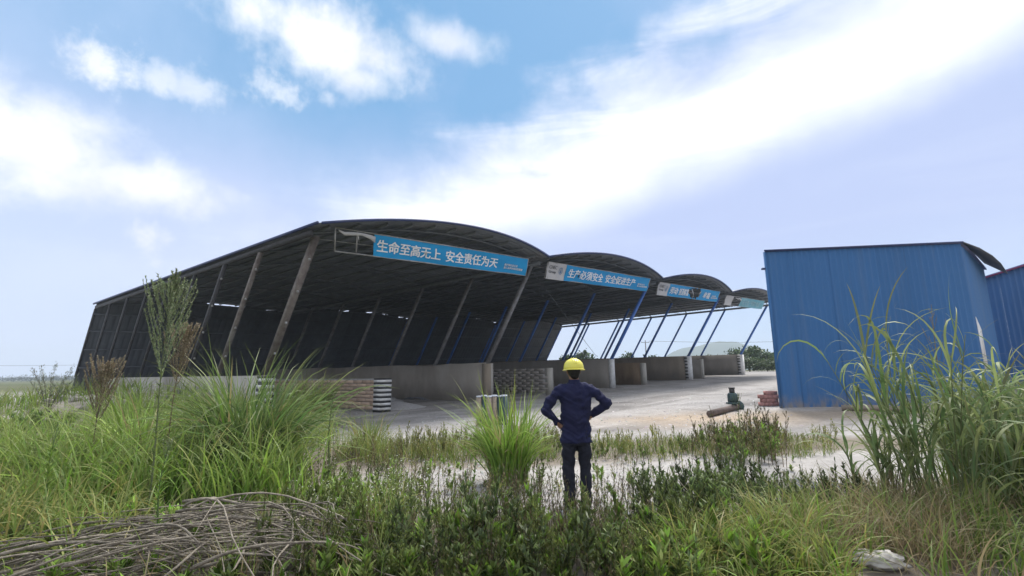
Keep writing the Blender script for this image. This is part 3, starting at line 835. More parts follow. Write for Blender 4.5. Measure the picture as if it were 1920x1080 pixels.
zb = float(gz(*BA)); zt = CAMH + (7.0608 - CAMH) * kf
sd2 = np.array([.765, .644]); sn2 = np.array([.644, -.765]); DEP = 5.2
org = np.array([BA[0], BA[1], zb])
blue = empty('blue_building', tuple(org)); tag(blue, 'tall blue ribbed metal building standing right of the shed', 'building')
clad_face('wall_panel', BA, BB, zb - .15, zt, zt, MT['blue'], blue, org, seams=.92)
clad_face('wall_panel', BB, BB + sd2 * DEP, zb - .15, zt - .1, zt - .1, MT['blue'], blue, org, seams=1.0)
clad_face('wall_panel', BA + sd2 * DEP, BA, zb - .15, zt - .1, zt - .1, MT['blue'], blue, org, seams=1.0)
clad_face('wall_panel', BB + sd2 * DEP, BA + sd2 * DEP, zb - .15, zt - .1, zt - .1, MT['blue'], blue, org, seams=1.0)
d_ = (BB - BA) / np.linalg.norm(BB - BA); nn = np.array([d_[1], -d_[0]])
# roof slab with a drooping eave on the right
c0 = BA - d_ * .06 + nn * .10; c1 = BB + d_ * .02 + nn * .10
P = [(c0[0], c0[1], zt), (c1[0], c1[1], zt), (*(c1 + sd2 * (DEP + .3)), zt - .25), (*(c0 + sd2 * (DEP + .3)), zt - .25)]
P += [(x, y, z + .06) for (x, y, z) in P]
link('roof', qmesh('roof', np.array(P) - org, hexa(P)[1]), MT['trim'], blue)
rt = []
for (s, wdt, dr) in ((0, .04, .0), (1.0, .30, .12), (2.2, .50, .30), (3.4, .60, .48), (5.2, .62, .70)):
    a = BB + sd2 * s + nn * .10; o_ = a + sn2 * wdt
    rt.append(np.array([(a[0], a[1], zt - .02), (o_[0], o_[1], zt - .02 - dr * .8), (o_[0], o_[1], zt + .02 - dr * .8), (a[0], a[1], zt + .03)]) - org)
link('eave', qmesh('eave', *loft(rt)), MT['wall'], blue)
# corner trim, bracket and white window panel
def upbar(p, w, z0, z1, m, name, par, org_):
    v, f = box_arr(p[0], p[1], (z0 + z1) / 2, w, w, z1 - z0); return link(name, qmesh(name, v - org_, f), m, par)
upbar(BA + nn * .02 - d_ * .02, .07, zb - .1, zt - .01, MT['blue'], 'corner_trim', blue, org)
upbar(BA - d_ * .035 + nn * .02, .03, zb + .0, zb + 2.4, MT['white'], 'pale_corner_strip', blue, org)
for j in (.11, .33):
    pj = BA + (BB - BA) * j + nn * .020; upbar(pj, .012, zb - .05, zt - .03, MT['blue'], 'seam_strip', blue, org)
q = BA - d_ * .10; upbar(q, .12, zt - .66, zt - .60, MT['trim'], 'bracket', blue, org)
wa = BB + sd2 * .12 + sn2 * .035; wb = BB + sd2 * .95 + sn2 * .035
ofs = sn2 * .04
P = [(*wa, zb + 1.15), (*wb, zb + 1.3), (*(wb - ofs), zb + 1.3), (*(wa - ofs), zb + 1.15)]
P += [(*wa, zb + 3.0), (*wb, zb + 2.6), (*(wb - ofs), zb + 2.6), (*(wa - ofs), zb + 3.0)]
link('white_window_panel', qmesh('white_window_panel', np.array(P) - org, hexa(P)[1]), MT['white'], blue)
# second blue building
QA = at_depth(1838, 700, 21.5)[:2]; QB = at_depth(2060, 700, 19.2)[:2]
za = at_depth(1838, 533, 21.5)[2]; zq = at_depth(2060, 470, 19.2)[2]
zg = float(gz(*QA)); org2 = np.array([QA[0], QA[1], zg])
b5 = empty('blue_building', tuple(org2)); tag(b5, 'lower dark blue metal building with red roof edge at the far right', 'building')
clad_face('wall_panel', QA, QB, zg - .4, za, zq, MT['bluedark'], b5, org2, seams=1.0)
qs = np.array([.6, .8])
clad_face('wall_panel', QB, QB + qs * 6, zg - .4, zq, zq, MT['bluedark'], b5, org2, seams=1.2)
clad_face('wall_panel', QA + qs * 6, QA, zg - .4, za, za, MT['bluedark'], b5, org2, seams=1.2)
dq = (QB - QA) / np.linalg.norm(QB - QA); nq = np.array([dq[1], -dq[0]])
P = []
for zz in (0, .07):
    P += [(*(QA + nq * .15), za + zz), (*(QB + nq * .15), zq + zz), (*(QB + qs * 6.2), zq - .2 + zz), (*(QA + qs * 6.2), za - .2 + zz)]
link('roof', qmesh('roof', np.array(P) - org2, hexa(P)[1]), MT['bluedark'], b5)
P = []
for zz in (-.04, .04):
    P += [(*(QA + nq * .19), za + zz), (*(QB + nq * .19), zq + zz), (*(QB + nq * .16), zq + zz), (*(QA + nq * .16), za + zz)]
link('red_roof_edge', qmesh('red_roof_edge', np.array(P) - org2, hexa(P)[1]), MT['redtrim'], b5)

# ------------------------------------------------------------------ small things in the yard
# timber by the blue wall
p = on_ground(1610, 764, .40); q = on_ground(1690, 766, .40)
mid = (p + q) / 2; ang = math.atan2(q[1] - p[1], q[0] - p[0]); ln = np.linalg.norm(q - p) + .9
tb = link('timber_beam', qmesh('timber_beam', *tube_arr(np.array([[-ln / 2, 0, 0], [0, .02, .01], [ln / 2, 0, 0]]), [.09, .10, .085], 8), smooth=True), MT['wood'])
tb.location = (mid[0], mid[1], float(gz(*mid)) + .09); tb.rotation_euler = (0, 0, ang)
tag(tb, 'weathered timber log lying along the foot of the blue building', 'log')
# pipe with a standing pump
zz = .75
pa = on_ground(1328, 747, zz); pb = on_ground(1382, 740, zz)
gzp = float(gz(*pa)); 
pa3 = np.array([pa[0], pa[1], float(gz(*pa)) + .10]); pb3 = np.array([pb[0], pb[1], float(gz(*pb)) + .10])
pp = empty('rusted_pipe', tuple(pa3)); tag(pp, 'rusted pipe lying on the yard with a flange at one end', 'pipe')
link('tube', qmesh('tube', *tube_arr(np.array([pa3, pb3]) - pa3, .10, 12), smooth=False), MT['pipe'], pp)
dd = (pb3 - pa3) / np.linalg.norm(pb3 - pa3)
link('flange', qmesh('flange', *tube_arr(np.array([pb3 - dd * .05, pb3 + dd * .03]) - pa3, .20, 12)), MT['teal'], pp)
pc = on_ground(1373, 741, zz); zc_ = float(gz(*pc)) + .21
pm = empty('pump', (pc[0], pc[1], zc_)); tag(pm, 'small teal pump motor standing upright on the rusted pipe', 'pump')
link('base_plate', qmesh('base_plate', *box_arr(0, 0, .03, .34, .34, .06)), MT['teal'], pm)
mb = MB(); mb.tube([(0, 0, .06), (0, 0, .34), (0, 0, .38)], [.15, .15, .11], 12); mb.build('motor_body', MT['teal'], pm)
for a in range(8):
    v, f = box_arr(.155, 0, .20, .03, .018, .24); c_, s_ = math.cos(a * math.pi / 4), math.sin(a * math.pi / 4)
    link('cooling_fin', qmesh('cooling_fin', v @ np.array([[c_, s_, 0], [-s_, c_, 0], [0, 0, 1]]), f), MT['teal'], pm)
mb = MB(); mb.tube([(0, 0, .38), (0, 0, .52)], .09, 10); mb.tube([(0, 0, .52), (0, 0, .56)], .105, 10); mb.build('terminal_cap', MT['black'], pm)
# red blocks by the blue building corner
rb0 = on_ground(1428, 757, .38); rb1 = on_ground(1460, 757, .38)
for r_ in range(4):
    for c_ in range(4 - (r_ % 2)):
        if r_ == 3 and c_ == 0: continue
        pz = rb0 + (rb1 - rb0) * ((c_ + .5 + .5 * (r_ % 2)) / 4)
        v, f = box_arr(0, 0, .065, .235, .24, .13)
        bo = link('red_block', qmesh('red_block', v, f), MT['redblock'])
        bo.location = (pz[0], pz[1] + .05, float(gz(*rb0)) + r_ * .134 + .0); bo.rotation_euler = (0, 0, random.uniform(-.05, .05))
        rown = ('bottom', 'second lowest', 'middle', 'second highest', 'top')[r_]; coln = ('leftmost', 'second from left', 'third from left', 'rightmost')[c_]
        tag(bo, f'dusty red block, {coln} in the {rown} row of the red stack', 'block', 'red blocks stacked by the blue building')
# upright pipe lengths behind the grass clump
ux0 = at_depth(893, 760, 15.2); ux1 = at_depth(951, 760, 15.2)
cols = [('wood', 'brown upright pipe with pale cap, leftmost of the row behind the grass clump'), ('teal', 'teal upright pipe with pale cap, second in the row behind the grass clump'),
        ('wood', 'wide grey-brown upright pipe, third in the row behind the grass clump'), ('wood', 'brown upright pipe, fourth in the row behind the grass clump'),
        ('teal', 'dark teal upright pipe, fifth in the row behind the grass clump'), ('teal', 'teal upright pipe with light blue cap, rightmost of the row behind the grass clump')]
for i, (mm, lab) in enumerate(cols):
    f_ = (i + .5) / 6; x = ux0[0] + (ux1[0] - ux0[0]) * f_; y = 15.2 + .05 * math.sin(i * 2.1)
    z0 = float(gz(x, y)); r_ = .078 + .012 * (i % 3 == 2); h = at_depth(900, 745, 15.2)[2] - z0 + .02 * (i % 2)
    up = empty('upright_pipe', (x, y, z0)); tag(up, lab, 'pipe', 'upright pipes behind the grass clump')
    mb = MB(); mb.tube([(0, 0, -.05), (0, 0, h)], r_, 12); mb.build('tube', MT[mm], up, True)
    mb = MB(); mb.tube([(0, 0, h), (0, 0, h + .045)], r_ * 1.08, 12); mb.build('cap', MT['cap'], up)
# white sack at the lower right, stake at the bottom
def blobmesh(name, rx, ry, rz, amp, seed, n=24, flat=.6):
    u_, v_ = np.meshgrid(np.linspace(0, 2 * math.pi, n, endpoint=False), np.linspace(-math.pi / 2, math.pi / 2, n // 2 + 1))
    X = np.cos(v_) * np.cos(u_); Y = np.cos(v_) * np.sin(u_); Z = np.sin(v_)
    k = 1 + amp * (fbm(X * 2 + seed, Y * 2 + Z * 2 - seed, 1.3, 4) - .5) * 2
    P = np.stack([np.sign(X) * np.abs(X) ** flat * rx * k, np.sign(Y) * np.abs(Y) ** flat * ry * k, Z * rz * k], -1)
    h, w = X.shape; ii = np.arange(h * w).reshape(h, w); i2 = np.roll(ii, -1, 1)
    ff = np.stack([ii[:-1], i2[:-1], i2[1:], ii[1:]], -1).reshape(-1, 4)
    return qmesh(name, P.reshape(-1, 3), ff, smooth=True)
sp = on_ground(1652, 1076)
sk = link('plastic_sack', blobmesh('plastic_sack', .19, .09, .06, .45, 4, 40, .8), MT['plastic']); sk.location = (sp[0], sp[1], float(gz(*sp)) + .06); sk.rotation_euler = (.1, .05, -.25)
tag(sk, 'crumpled dirty white sack lying at the foot of the tall reeds', 'sack')
# rubble stones on the left bank
smesh = [blobmesh('rubble_stone', .22, .17, .13, .5, s, 10, .75) for s in (1.2, 5.5, 9.1, 13.3)]
for m_ in smesh: m_.materials.append(MT['stone']); m_.polygons.foreach_set('use_smooth', np.zeros(len(m_.polygons), bool))
for i in range(60):
    x = -14.8 + R.normal() * 3.2; y = 18.6 + R.normal() * 1.5
    s = link('rubble_stone', smesh[i % 4]); k = random.uniform(.5, 1.5)
    s.scale = (k, k * random.uniform(.7, 1.2), k * random.uniform(.7, 1.1)); s.location = (x, y, float(gz(x, y)) + .04 * k); s.rotation_euler = (random.uniform(-.5, .5), random.uniform(-.5, .5), random.uniform(0, 6))
    tag(s, ('large pale rubble block' if k > 1.15 else 'medium pale rubble stone' if k > .8 else 'small pale rubble stone') + ' lying on the earth bank left of the shed', 'stone', 'rubble stones on the left bank')

# ================================================================== plants
def blades(n, base, az_, ln, tilt, curve, wid, col, seg=6, fold=.0, tipcol=None, tw=.5):
    """n arching leaf blades as flat ribbons; returns verts, quads, colours"""
    k = seg + 1; s = np.linspace(0, 1, k)
    th = tilt[:, None] + curve[:, None] * s[None] ** 1.25
    th = np.minimum(th, 2.75)
    st = (ln / seg)[:, None]
    dx = np.sin(th) * st; dz = np.cos(th) * st
    X = np.concatenate([np.zeros((n, 1)), np.cumsum(dx[:, :-1], 1)], 1); Z = np.concatenate([np.zeros((n, 1)), np.cumsum(dz[:, :-1], 1)], 1)
    d = np.stack([np.cos(az_), np.sin(az_)], -1)
    side = np.stack([-np.sin(az_), np.cos(az_)], -1)
    bend = (R.normal(size=n) * .10 * ln)[:, None] * s[None] ** 2
    P = np.zeros((n, k, 3))
    P[..., 0] = base[:, 0:1] + X * d[:, 0:1] + bend * side[:, 0:1]
    P[..., 1] = base[:, 1:2] + X * d[:, 1:2] + bend * side[:, 1:2]
    P[..., 2] = base[:, 2:3] + Z
    w = wid[:, None] * np.minimum(1, .45 + 2.2 * s)[None] * (1 - s ** 2.4)[None] + .0006
    twist = (R.normal(size=n) * tw)[:, None] * (.3 + s[None])
    nrm = np.stack([-np.cos(th) * d[:, 0:1], -np.cos(th) * d[:, 1:2], np.sin(th)], -1)
    sv = np.stack([np.broadcast_to(side[:, 0:1], th.shape), np.broadcast_to(side[:, 1:2], th.shape), np.zeros_like(th)], -1)
    wv = sv * np.cos(twist)[..., None] + nrm * np.sin(twist)[..., None]
    A = P - wv * w[..., None] / 2; B = P + wv * w[..., None] / 2
    Vv = np.stack([A, B], 2).reshape(n * k * 2, 3)
    b0 = (np.arange(n) * k * 2)[:, None, None]; r0 = (np.arange(seg) * 2)[None, :, None]
    Fq = (b0 + r0 + np.array([0, 1, 3, 2])[None, None]).reshape(-1, 4)
    c = np.broadcast_to(col[:, None, None, :], (n, k, 2, 3)).copy()
    if tipcol is not None:
        f_ = (s ** 3)[None, :, None, None] * .6
        c = c * (1 - f_) + np.asarray(tipcol) * f_
    return Vv, Fq, c.reshape(-1, 3)
def pick(cols, n, var=.18):
    cols = np.array(cols, float); c = cols[R.integers(0, len(cols), n)]
    return np.clip(c * (1 + R.normal(size=(n, 1)) * var) * (1 + R.normal(size=(n, 3)) * .05), .004, 1)
GREEN = [(.13, .22, .035), (.16, .25, .045), (.19, .27, .06), (.11, .19, .033)]
LIME = [(.17, .31, .035), (.20, .34, .045), (.25, .37, .07), (.14, .26, .03)]
DEEP = [(.08, .16, .038), (.10, .19, .045), (.15, .23, .075), (.065, .13, .033)]
REED = [(.12, .185, .07), (.15, .22, .085), (.18, .25, .095), (.10, .155, .06), (.23, .27, .11)]
YEL = [(.27, .265, .07), (.32, .29, .09), (.22, .255, .055), (.19, .24, .05)]
DRY = [(.30, .24, .13), (.36, .30, .18), (.24, .18, .10)]
def tufts(n_t, xy, per, rad_, ln, tilt, curve, wid, cols, tip=(.30, .27, .12), seg=6, lnv=.25):
    """per blades around each of the points xy"""
    xy = off_sack(xy); n_t = len(xy); n = n_t * per
    b = np.repeat(xy, per, 0) + R.normal(size=(n, 2)) * rad_
    z = gz(b[:, 0], b[:, 1]) - .02
    base = np.concatenate([b, z[:, None]], 1)
    az_ = R.random(n) * 2 * math.pi
    L_ = np.repeat(np.asarray(ln) * np.ones(n_t), per) * np.clip(1 + R.normal(size=n) * lnv, .35, 1.7)
    return blades(n, base, az_, L_, np.abs(R.normal(size=n)) * tilt, np.abs(R.normal(size=n) * curve * .5 + curve), wid * (.7 + .6 * R.random(n)), pick(cols, n), seg, tipcol=tip)
def scatter(px0, px1, py0, py1, n, jitter=.15):
    px = px0 + (px1 - px0) * R.random(n); py = py0 + (py1 - py0) * R.random(n)
    P = np.array([on_ground(a, b_) for a, b_ in zip(px, py)])
    return P + R.normal(size=P.shape) * jitter
_sx = on_ground(1652, 1076); _mx = on_ground(1085, 946)
def off_sack(P):
    d = np.abs(P[:, 0] - _sx[0] * P[:, 1] / _sx[1]); P = P[~((d < .30) & (P[:, 1] < _sx[1] + .10))]; d = np.abs(P[:, 0] - _mx[0] * P[:, 1] / _mx[1]); q = R.random(len(P)) < .14
    return P[~((d < .42) & (P[:, 1] < _mx[1] + .2) & (P[:, 1] > _mx[1] - 1.15)) | q]
def stuff(name, parts, m, label, cat):
    o = 0; Vs, Fs, Cs = [], [], []
    for v, f, c in parts: Vs.append(v); Fs.append(f + o); Cs.append(c); o += len(v)
    ob = link(name, qmesh(name, np.concatenate(Vs), np.concatenate(Fs), np.concatenate(Cs)), m)
    return tag(ob, label, cat, kind='stuff')

# ---- weed templates: stem with small leaves
def weed_template(h, nleaf, ll, lw, cols, stemc, branch=3, up=.5, droop=.0, flower=None):
    Vs, Fs, Cs = [], [], []; o = 0
    def addq(v, f, c):
        nonlocal o
        Vs.append(v); Fs.append(f + o); Cs.append(np.broadcast_to(c, (len(v), 3)) if np.ndim(c) == 1 else c); o += len(v)
    lines = []
    lean = R.normal(size=2) * .12
    s = np.linspace(0, 1, 6)
    main = np.stack([lean[0] * h * s ** 2, lean[1] * h * s ** 2, h * s], -1); lines.append((main, .0035 + .002 * h))
    for b_ in range(branch):
        f_ = .25 + .6 * R.random(); p0 = main[int(f_ * 5)]; a = R.random() * 6.28; l = h * (.25 + .3 * R.random()) * (1.2 - f_)
        e = np.array([math.cos(a) * math.sin(up + .2), math.sin(a) * math.sin(up + .2), math.cos(up + .2)])
        q = np.linspace(0, 1, 4)[:, None]
        lines.append((p0 + e * l * q + np.array([0, 0, .15 * l]) * q ** 2, .002))
    for pts, r_ in lines:
        v, f = tube_arr(pts, np.linspace(r_, r_ * .4, len(pts)), 3, caps=False); addq(v, f, np.array(stemc))
    tot = sum(np.linalg.norm(np.diff(p, axis=0), axis=1).sum() for p, _ in lines)
    for pts, _ in lines:
        l = np.linalg.norm(np.diff(pts, axis=0), axis=1).sum(); n = max(2, int(nleaf * l / tot))
        f_ = .12 + .88 * R.random(n); ix = f_ * (len(pts) - 1); i0 = np.minimum(ix.astype(int), len(pts) - 2); fr = (ix - i0)[:, None]
        p = pts[i0] * (1 - fr) + pts[i0 + 1] * fr
        v, f, c = blades(n, p, R.random(n) * 6.28, ll * (.6 + .8 * R.random(n)) * (1.15 - .5 * f_), np.full(n, .75) + R.normal(size=n) * .25 - .3 * f_, np.full(n, .5 + droop), lw * (.7 + .6 * R.random(n)), pick(cols, n), seg=2, tw=.5)
        addq(v, f, c)
    if flower is not None:
        for pts, _ in lines:
            if R.random() < .8:
                n = 7; v, f, c = blades(n, np.repeat(pts[-1][None], n, 0), np.linspace(0, 6.28, n), np.full(n, .012), np.full(n, 1.2), np.full(n, .3), np.full(n, .008), np.broadcast_to(np.array(flower), (n, 3)).copy(), seg=1)
                addq(v, f, c)
    return np.concatenate(Vs), np.concatenate(Fs), np.concatenate(Cs)
def plant_out(temps, xy, sc=(.75, 1.25), zoff=-.02):
    parts = []; xy = off_sack(xy)
    z = gz(xy[:, 0], xy[:, 1]) + zoff
    tn = .62 + .76 * ss(fbm(xy[:, 0] + 31, xy[:, 1] + 7, .9, 3), .3, .7)
    for i in range(len(xy)):
        v, f, c = temps[R.integers(len(temps))]
        a = R.random() * 6.28; k = R.uniform(*sc); ca, sa = math.cos(a) * k, math.sin(a) * k
        w = np.empty_like(v); w[:, 0] = v[:, 0] * ca - v[:, 1] * sa + xy[i, 0]; w[:, 1] = v[:, 0] * sa + v[:, 1] * ca + xy[i, 1]; w[:, 2] = v[:, 2] * k * R.uniform(.85, 1.15) + z[i]
        parts.append((w, f, np.clip(c * R.uniform(.7, 1.3) * tn[i], 0, 1)))
    return parts
DARKW = [(.095, .135, .045), (.125, .17, .052), (.075, .105, .04), (.15, .195, .065)]
MIDW = [(.13, .18, .042), (.165, .215, .055), (.10, .14, .036), (.21, .25, .075)]
BRW = [(.16, .13, .065), (.20, .16, .09), (.12, .11, .05), (.10, .12, .04)]
STEMD = (.07, .05, .035); STEMG = (.10, .12, .045); STEMB = (.16, .11, .07)
T_dark = [weed_template(R.uniform(.36, .58), 100, .065, .021, DARKW, STEMD, 6) for _ in range(7)]
T_mid = [weed_template(R.uniform(.24, .50), 70, l_, l_ * .27, MIDW if i_ % 3 else MIDW + LIME[:1], STEMG if i_ % 2 else STEMB, 5, .3 + .12 * (i_ % 4)) for i_, l_ in enumerate((.05, .065, .09, .105, .045, .075, .06, .085, .055))]
T_fine = [weed_template(R.uniform(.26, .46), 220, .032, .007, MIDW + YEL[2:], STEMG, 8, .45) for _ in range(5)]
T_low = [weed_template(R.uniform(.14, .28), 50, .11, .034, MIDW + LIME[:2], STEMG, 4, .8) for _ in range(7)]
T_thin = [weed_template(R.uniform(.30, .55), 32, .035, .009, BRW + DARKW[:1], STEMD, 5, .4) for _ in range(7)]
T_yel = [weed_template(R.uniform(.28, .48), 75, .05, .012, YEL + MIDW[:1], STEMB, 6, .4) for _ in range(7)]
T_brown = [weed_template(R.uniform(.45, .75), 70, .05, .010, BRW, STEMB, 7, .35) for _ in range(6)]
T_daisy = [weed_template(R.uniform(.32, .50), 50, .05, .014, MIDW, STEMG, 5, .4, flower=(.80, .79, .72)) for _ in range(6)]

# ---- ground cover
P_ = []
P_ += plant_out(T_mid, scatter(520, 1300, 1012, 1130, 95)); P_ += plant_out(T_low, scatter(480, 1320, 1030, 1140, 120)); P_ += plant_out(T_brown, scatter(560, 1300, 1010, 1120, 120), (.4, .8)); P_ += plant_out(T_fine, scatter(540, 1320, 1000, 1120, 150), (.7, 1.2)); P_ += plant_out(T_thin, scatter(560, 1300, 1000, 1120, 220), (.6, 1.0))
P_ += plant_out(T_dark, scatter(700, 1300, 1020, 1110, 55)); P_ += plant_out(T_mid, scatter(560, 760, 925, 1000, 70))
P_ += plant_out(T_low, scatter(1180, 1500, 1010, 1130, 110)); P_ += plant_out(T_low, scatter(-80, 470, 950, 1140, 90), (.7, 1.2))
stuff('weeds', P_, LEAF2, 'leafy green weeds covering the ground along the bottom of the view', 'weeds')
P_ = plant_out(T_dark, scatter(1200, 1440, 960, 1015, 62), (.8, 1.25)) + plant_out(T_dark, scatter(1300, 1420, 915, 960, 26), (.8, 1.2)) + plant_out(T_dark, scatter(1430, 1640, 955, 1000, 45), (.7, 1.0))
stuff('dark_weeds', P_, LEAF2, 'dark bushy weeds right of the man', 'weeds')
P_ = plant_out(T_thin, scatter(930, 1260, 945, 1020, 150), (.6, 1.1)) + plant_out(T_thin, scatter(740, 960, 935, 1000, 80)) + plant_out(T_thin, scatter(1440, 1620, 920, 970, 40), (.6, 1.0)) + plant_out(T_thin, scatter(1100, 1480, 870, 930, 25))
P_ += plant_out(T_low, scatter(760, 1520, 872, 940, 70), (.35, .7)) + plant_out(T_yel, scatter(760, 1520, 868, 940, 90), (.4, .8))
stuff('thin_weeds', P_, STRAW, 'thin brown stalks standing in the pale gravel round the man', 'weeds')
P_ = plant_out(T_yel, scatter(735, 1060, 826, 862, 170)) + plant_out(T_yel, scatter(1110, 1560, 828, 856, 150), (.6, 1.0)) + plant_out(T_mid, scatter(1000, 1330, 845, 868, 70), (.5, .8)) + plant_out(T_brown, scatter(1330, 1470, 835, 885, 60), (.9, 1.5)) + plant_out(T_mid, scatter(1335, 1460, 830, 875, 60), (.9, 1.5))
P_ += [tufts(260, scatter(740, 1050, 828, 866, 260), 9, .07, .33, .45, .8, .011, YEL + GREEN), tufts(220, scatter(1100, 1560, 832, 864, 220), 9, .07, .26, .45, .8, .010, YEL + GREEN)]
stuff('yellow_weeds', P_, LEAF, 'yellow-green weeds in a belt across the yard edge', 'weeds')
P_ = plant_out(T_brown, scatter(590, 770, 840, 925, 90), (.5, .9)) + plant_out(T_daisy, scatter(540, 780, 900, 1010, 110)) + plant_out(T_daisy, scatter(990, 1060, 900, 960, 10)) + plant_out(T_brown, scatter(900, 1120, 970, 1060, 60), (.5, .9))
stuff('daisy_weeds', P_, LEAF2, 'brownish weeds dotted with small white flowers left of centre', 'weeds')
# ---- long grass of the left field
P_ = [tufts(300, scatter(-260, 560, 800, 960, 300), 16, .10, .98, .26, 1.15, .021, GREEN + YEL[3:] + LIME),
      tufts(130, scatter(-200, 250, 930, 1060, 130), 13, .10, .58, .35, 1.3, .015, GREEN + YEL),
      tufts(110, scatter(250, 620, 775, 850, 110), 13, .14, .8, .25, .9, .020, GREEN + YEL[2:]),
      tufts(170, scatter(-250, 260, 764, 800, 170), 12, .3, .65, .3, .9, .026, GREEN + YEL[2:], seg=4),
      tufts(70, scatter(170, 470, 795, 850, 70), 15, .14, 1.25, .22, .9, .024, GREEN + LIME[:2]),
      tufts(120, scatter(200, 760, 960, 1120, 120), 10, .08, .35, .4, 1.1, .008, GREEN + DRY),
      tufts(60, scatter(640, 740, 845, 870, 60), 14, .12, .5, .3, .8, .008, GREEN + YEL)]
stuff('long_grass', P_, LEAF, 'long green grass filling the left side of the view', 'grass')
P_ = [tufts(170, scatter(1250, 1640, 1000, 1120, 170), 14, .06, .42, .55, 1.3, .012, YEL + LIME[:2]), tufts(160, scatter(1290, 1420, 1040, 1130, 160), 10, .06, .26, .5, 1.2, .008, YEL + MIDW),
      tufts(140, scatter(1560, 1800, 985, 1080, 140), 14, .08, .45, .6, .9, .006, DRY), tufts(120, scatter(1500, 1980, 970, 1100, 120), 10, .1, .45, .4, 1.2, .014, GREEN + DRY[:1]),
      tufts(200, scatter(1780, 2150, 790, 980, 200), 14, .15, 1.0, .25, 1.0, .013, GREEN + YEL[2:])]
stuff('low_grass', P_, LEAF, 'yellow-green arching grass and straw at the lower right', 'grass')
# loose stones of the gravel patches
def gravel_patch(n):
    xy = np.concatenate([scatter(740, 960, 850, 935, n // 3, .2), scatter(1090, 1460, 858, 930, n // 3, .2), scatter(940, 1260, 905, 990, n // 3, .2), scatter(640, 1460, 742, 815, n // 3, .3)])
    z = gz(xy[:, 0], xy[:, 1]); m_ = len(xy); r_ = (.010 + .022 * R.random(m_) ** 2) * np.where(xy[:, 1] > 12, 1.7, 1)
    o_ = np.array([[1, 0, 0], [-.2, .9, 0], [-.9, .1, 0], [0, -1, .05], [.1, 0, .8]])
    a = R.random(m_) * 6.28; ca, sa = np.cos(a), np.sin(a)
    Vv = np.zeros((m_, 5, 3))
    Vv[..., 0] = xy[:, 0:1] + r_[:, None] * (o_[:, 0] * ca[:, None] - o_[:, 1] * sa[:, None]); Vv[..., 1] = xy[:, 1:2] + r_[:, None] * (o_[:, 0] * sa[:, None] + o_[:, 1] * ca[:, None]); Vv[..., 2] = z[:, None] + r_[:, None] * o_[:, 2] * .8
    Fq = (np.arange(m_) * 5)[:, None, None] + np.array([[0, 1, 4], [1, 2, 4], [2, 3, 4], [3, 0, 4]])[None]
    c = np.repeat(pick([(.36, .345, .33), (.28, .265, .25), (.42, .40, .39)], m_), 5, 0)
    return Vv.reshape(-1, 3), Fq.reshape(-1, 3), c
ob = link('gravel', qmesh('gravel', *gravel_patch(5000)), mat('pebble', (1, 1, 1), (.8, .8, .8), 20, 1.0, attr=True, spec=.05)); tag(ob, 'loose pale pebbles on the gravel track by the man', 'gravel', kind='stuff')

# ---- single grass clumps: separate front blades plus the dense inner mass
def blade_variants(name, n, ln, tilt, curve, wid, cols, tip=(.30, .28, .13), seg=7):
    out = []
    for i in range(n):
        v, f, c = blades(1, np.zeros((1, 3)), np.zeros(1), np.array([ln * R.uniform(.75, 1.2)]), np.array([abs(R.normal()) * tilt + .03]), np.array([curve * R.uniform(.3, 1.7)]), np.array([wid * R.uniform(.8, 1.2)]), pick(cols, 1), seg, tipcol=tip)
        me = qmesh(name, v, f, c); me.materials.append(LEAF); out.append(me)
    return out
def clump(label, px, py, rad_, n_big, n_mass, ln, tilt, curve, wid, cols, name='grass_clump', group=None):
    xy = on_ground(px, py); z = float(gz(*xy))
    root = empty(name, (xy[0], xy[1], z)); tag(root, label, 'grass', group)
    cols = list(cols) * 3 + DRY[:1]; vs = blade_variants('blade', 18, ln, tilt, curve, wid, cols)
    for i in range(n_big):
        o = link('blade', vs[i % 18], None, root)
        a = R.random() * 6.28; r_ = rad_ * math.sqrt(R.random())
        o.location = (r_ * math.cos(a), r_ * math.sin(a), -.03); k = R.uniform(.7, 1.2)
        o.rotation_euler = (R.normal() * .10, R.normal() * .10, a + R.normal() * .7); o.scale = (k, k, k * R.uniform(.9, 1.1))
    n = n_mass
    a = R.random(n) * 6.28; r_ = rad_ * np.sqrt(R.random(n))
    base = np.stack([r_ * np.cos(a), r_ * np.sin(a), np.full(n, -.03)], -1)
    v, f, c = blades(n, base, a + R.normal(size=n) * .8, ln * np.clip(.85 + R.normal(size=n) * .22, .3, 1.3), np.abs(R.normal(size=n)) * tilt, np.abs(curve + R.normal(size=n) * curve * .5), wid * R.uniform(.6, 1.1, n), pick(cols, n), 6, tipcol=(.28, .28, .12))
    o = link('blade_mass', qmesh('blade_mass', v, f, c), LEAF, root); tag(o, kind='stuff')
    return root
GC = 'single tall grass clumps'
clump('big dark green grass clump arching in front of the pale bin wall', 465, 900, .42, 200, 700, 1.95, .34, 1.75, .032, DEEP + GREEN[:1], group=GC)
clump('bright green upright grass clump just left of the man', 955, 912, .26, 150, 420, 1.25, .17, 1.0, .026, LIME, group=GC)
clump('medium green grass clump under the tall flowering weed at left', 255, 900, .42, 140, 380, 1.45, .28, 1.4, .026, LIME + GREEN[:1], group=GC)
clump('yellowish green grass clump in front of the reddish block wall', 575, 800, .55, 110, 340, 1.6, .20, .9, .040, GREEN + YEL[2:], group=GC)
clump('small pale tuft of grass below the black and white striped pillar', 690, 842, .28, 60, 160, .80, .22, .9, .018, GREEN + YEL, group=GC)
clump('lime green grass clump at the left edge of the view', 60, 905, .45, 100, 250, 1.05, .3, 1.4, .024, LIME + GREEN, group=GC)
clump('loose yellow-green grass tuft at the lower right, before the dark weeds', 1470, 1040, .22, 80, 130, .62, .5, 1.3, .015, YEL + LIME[:2], group=GC)
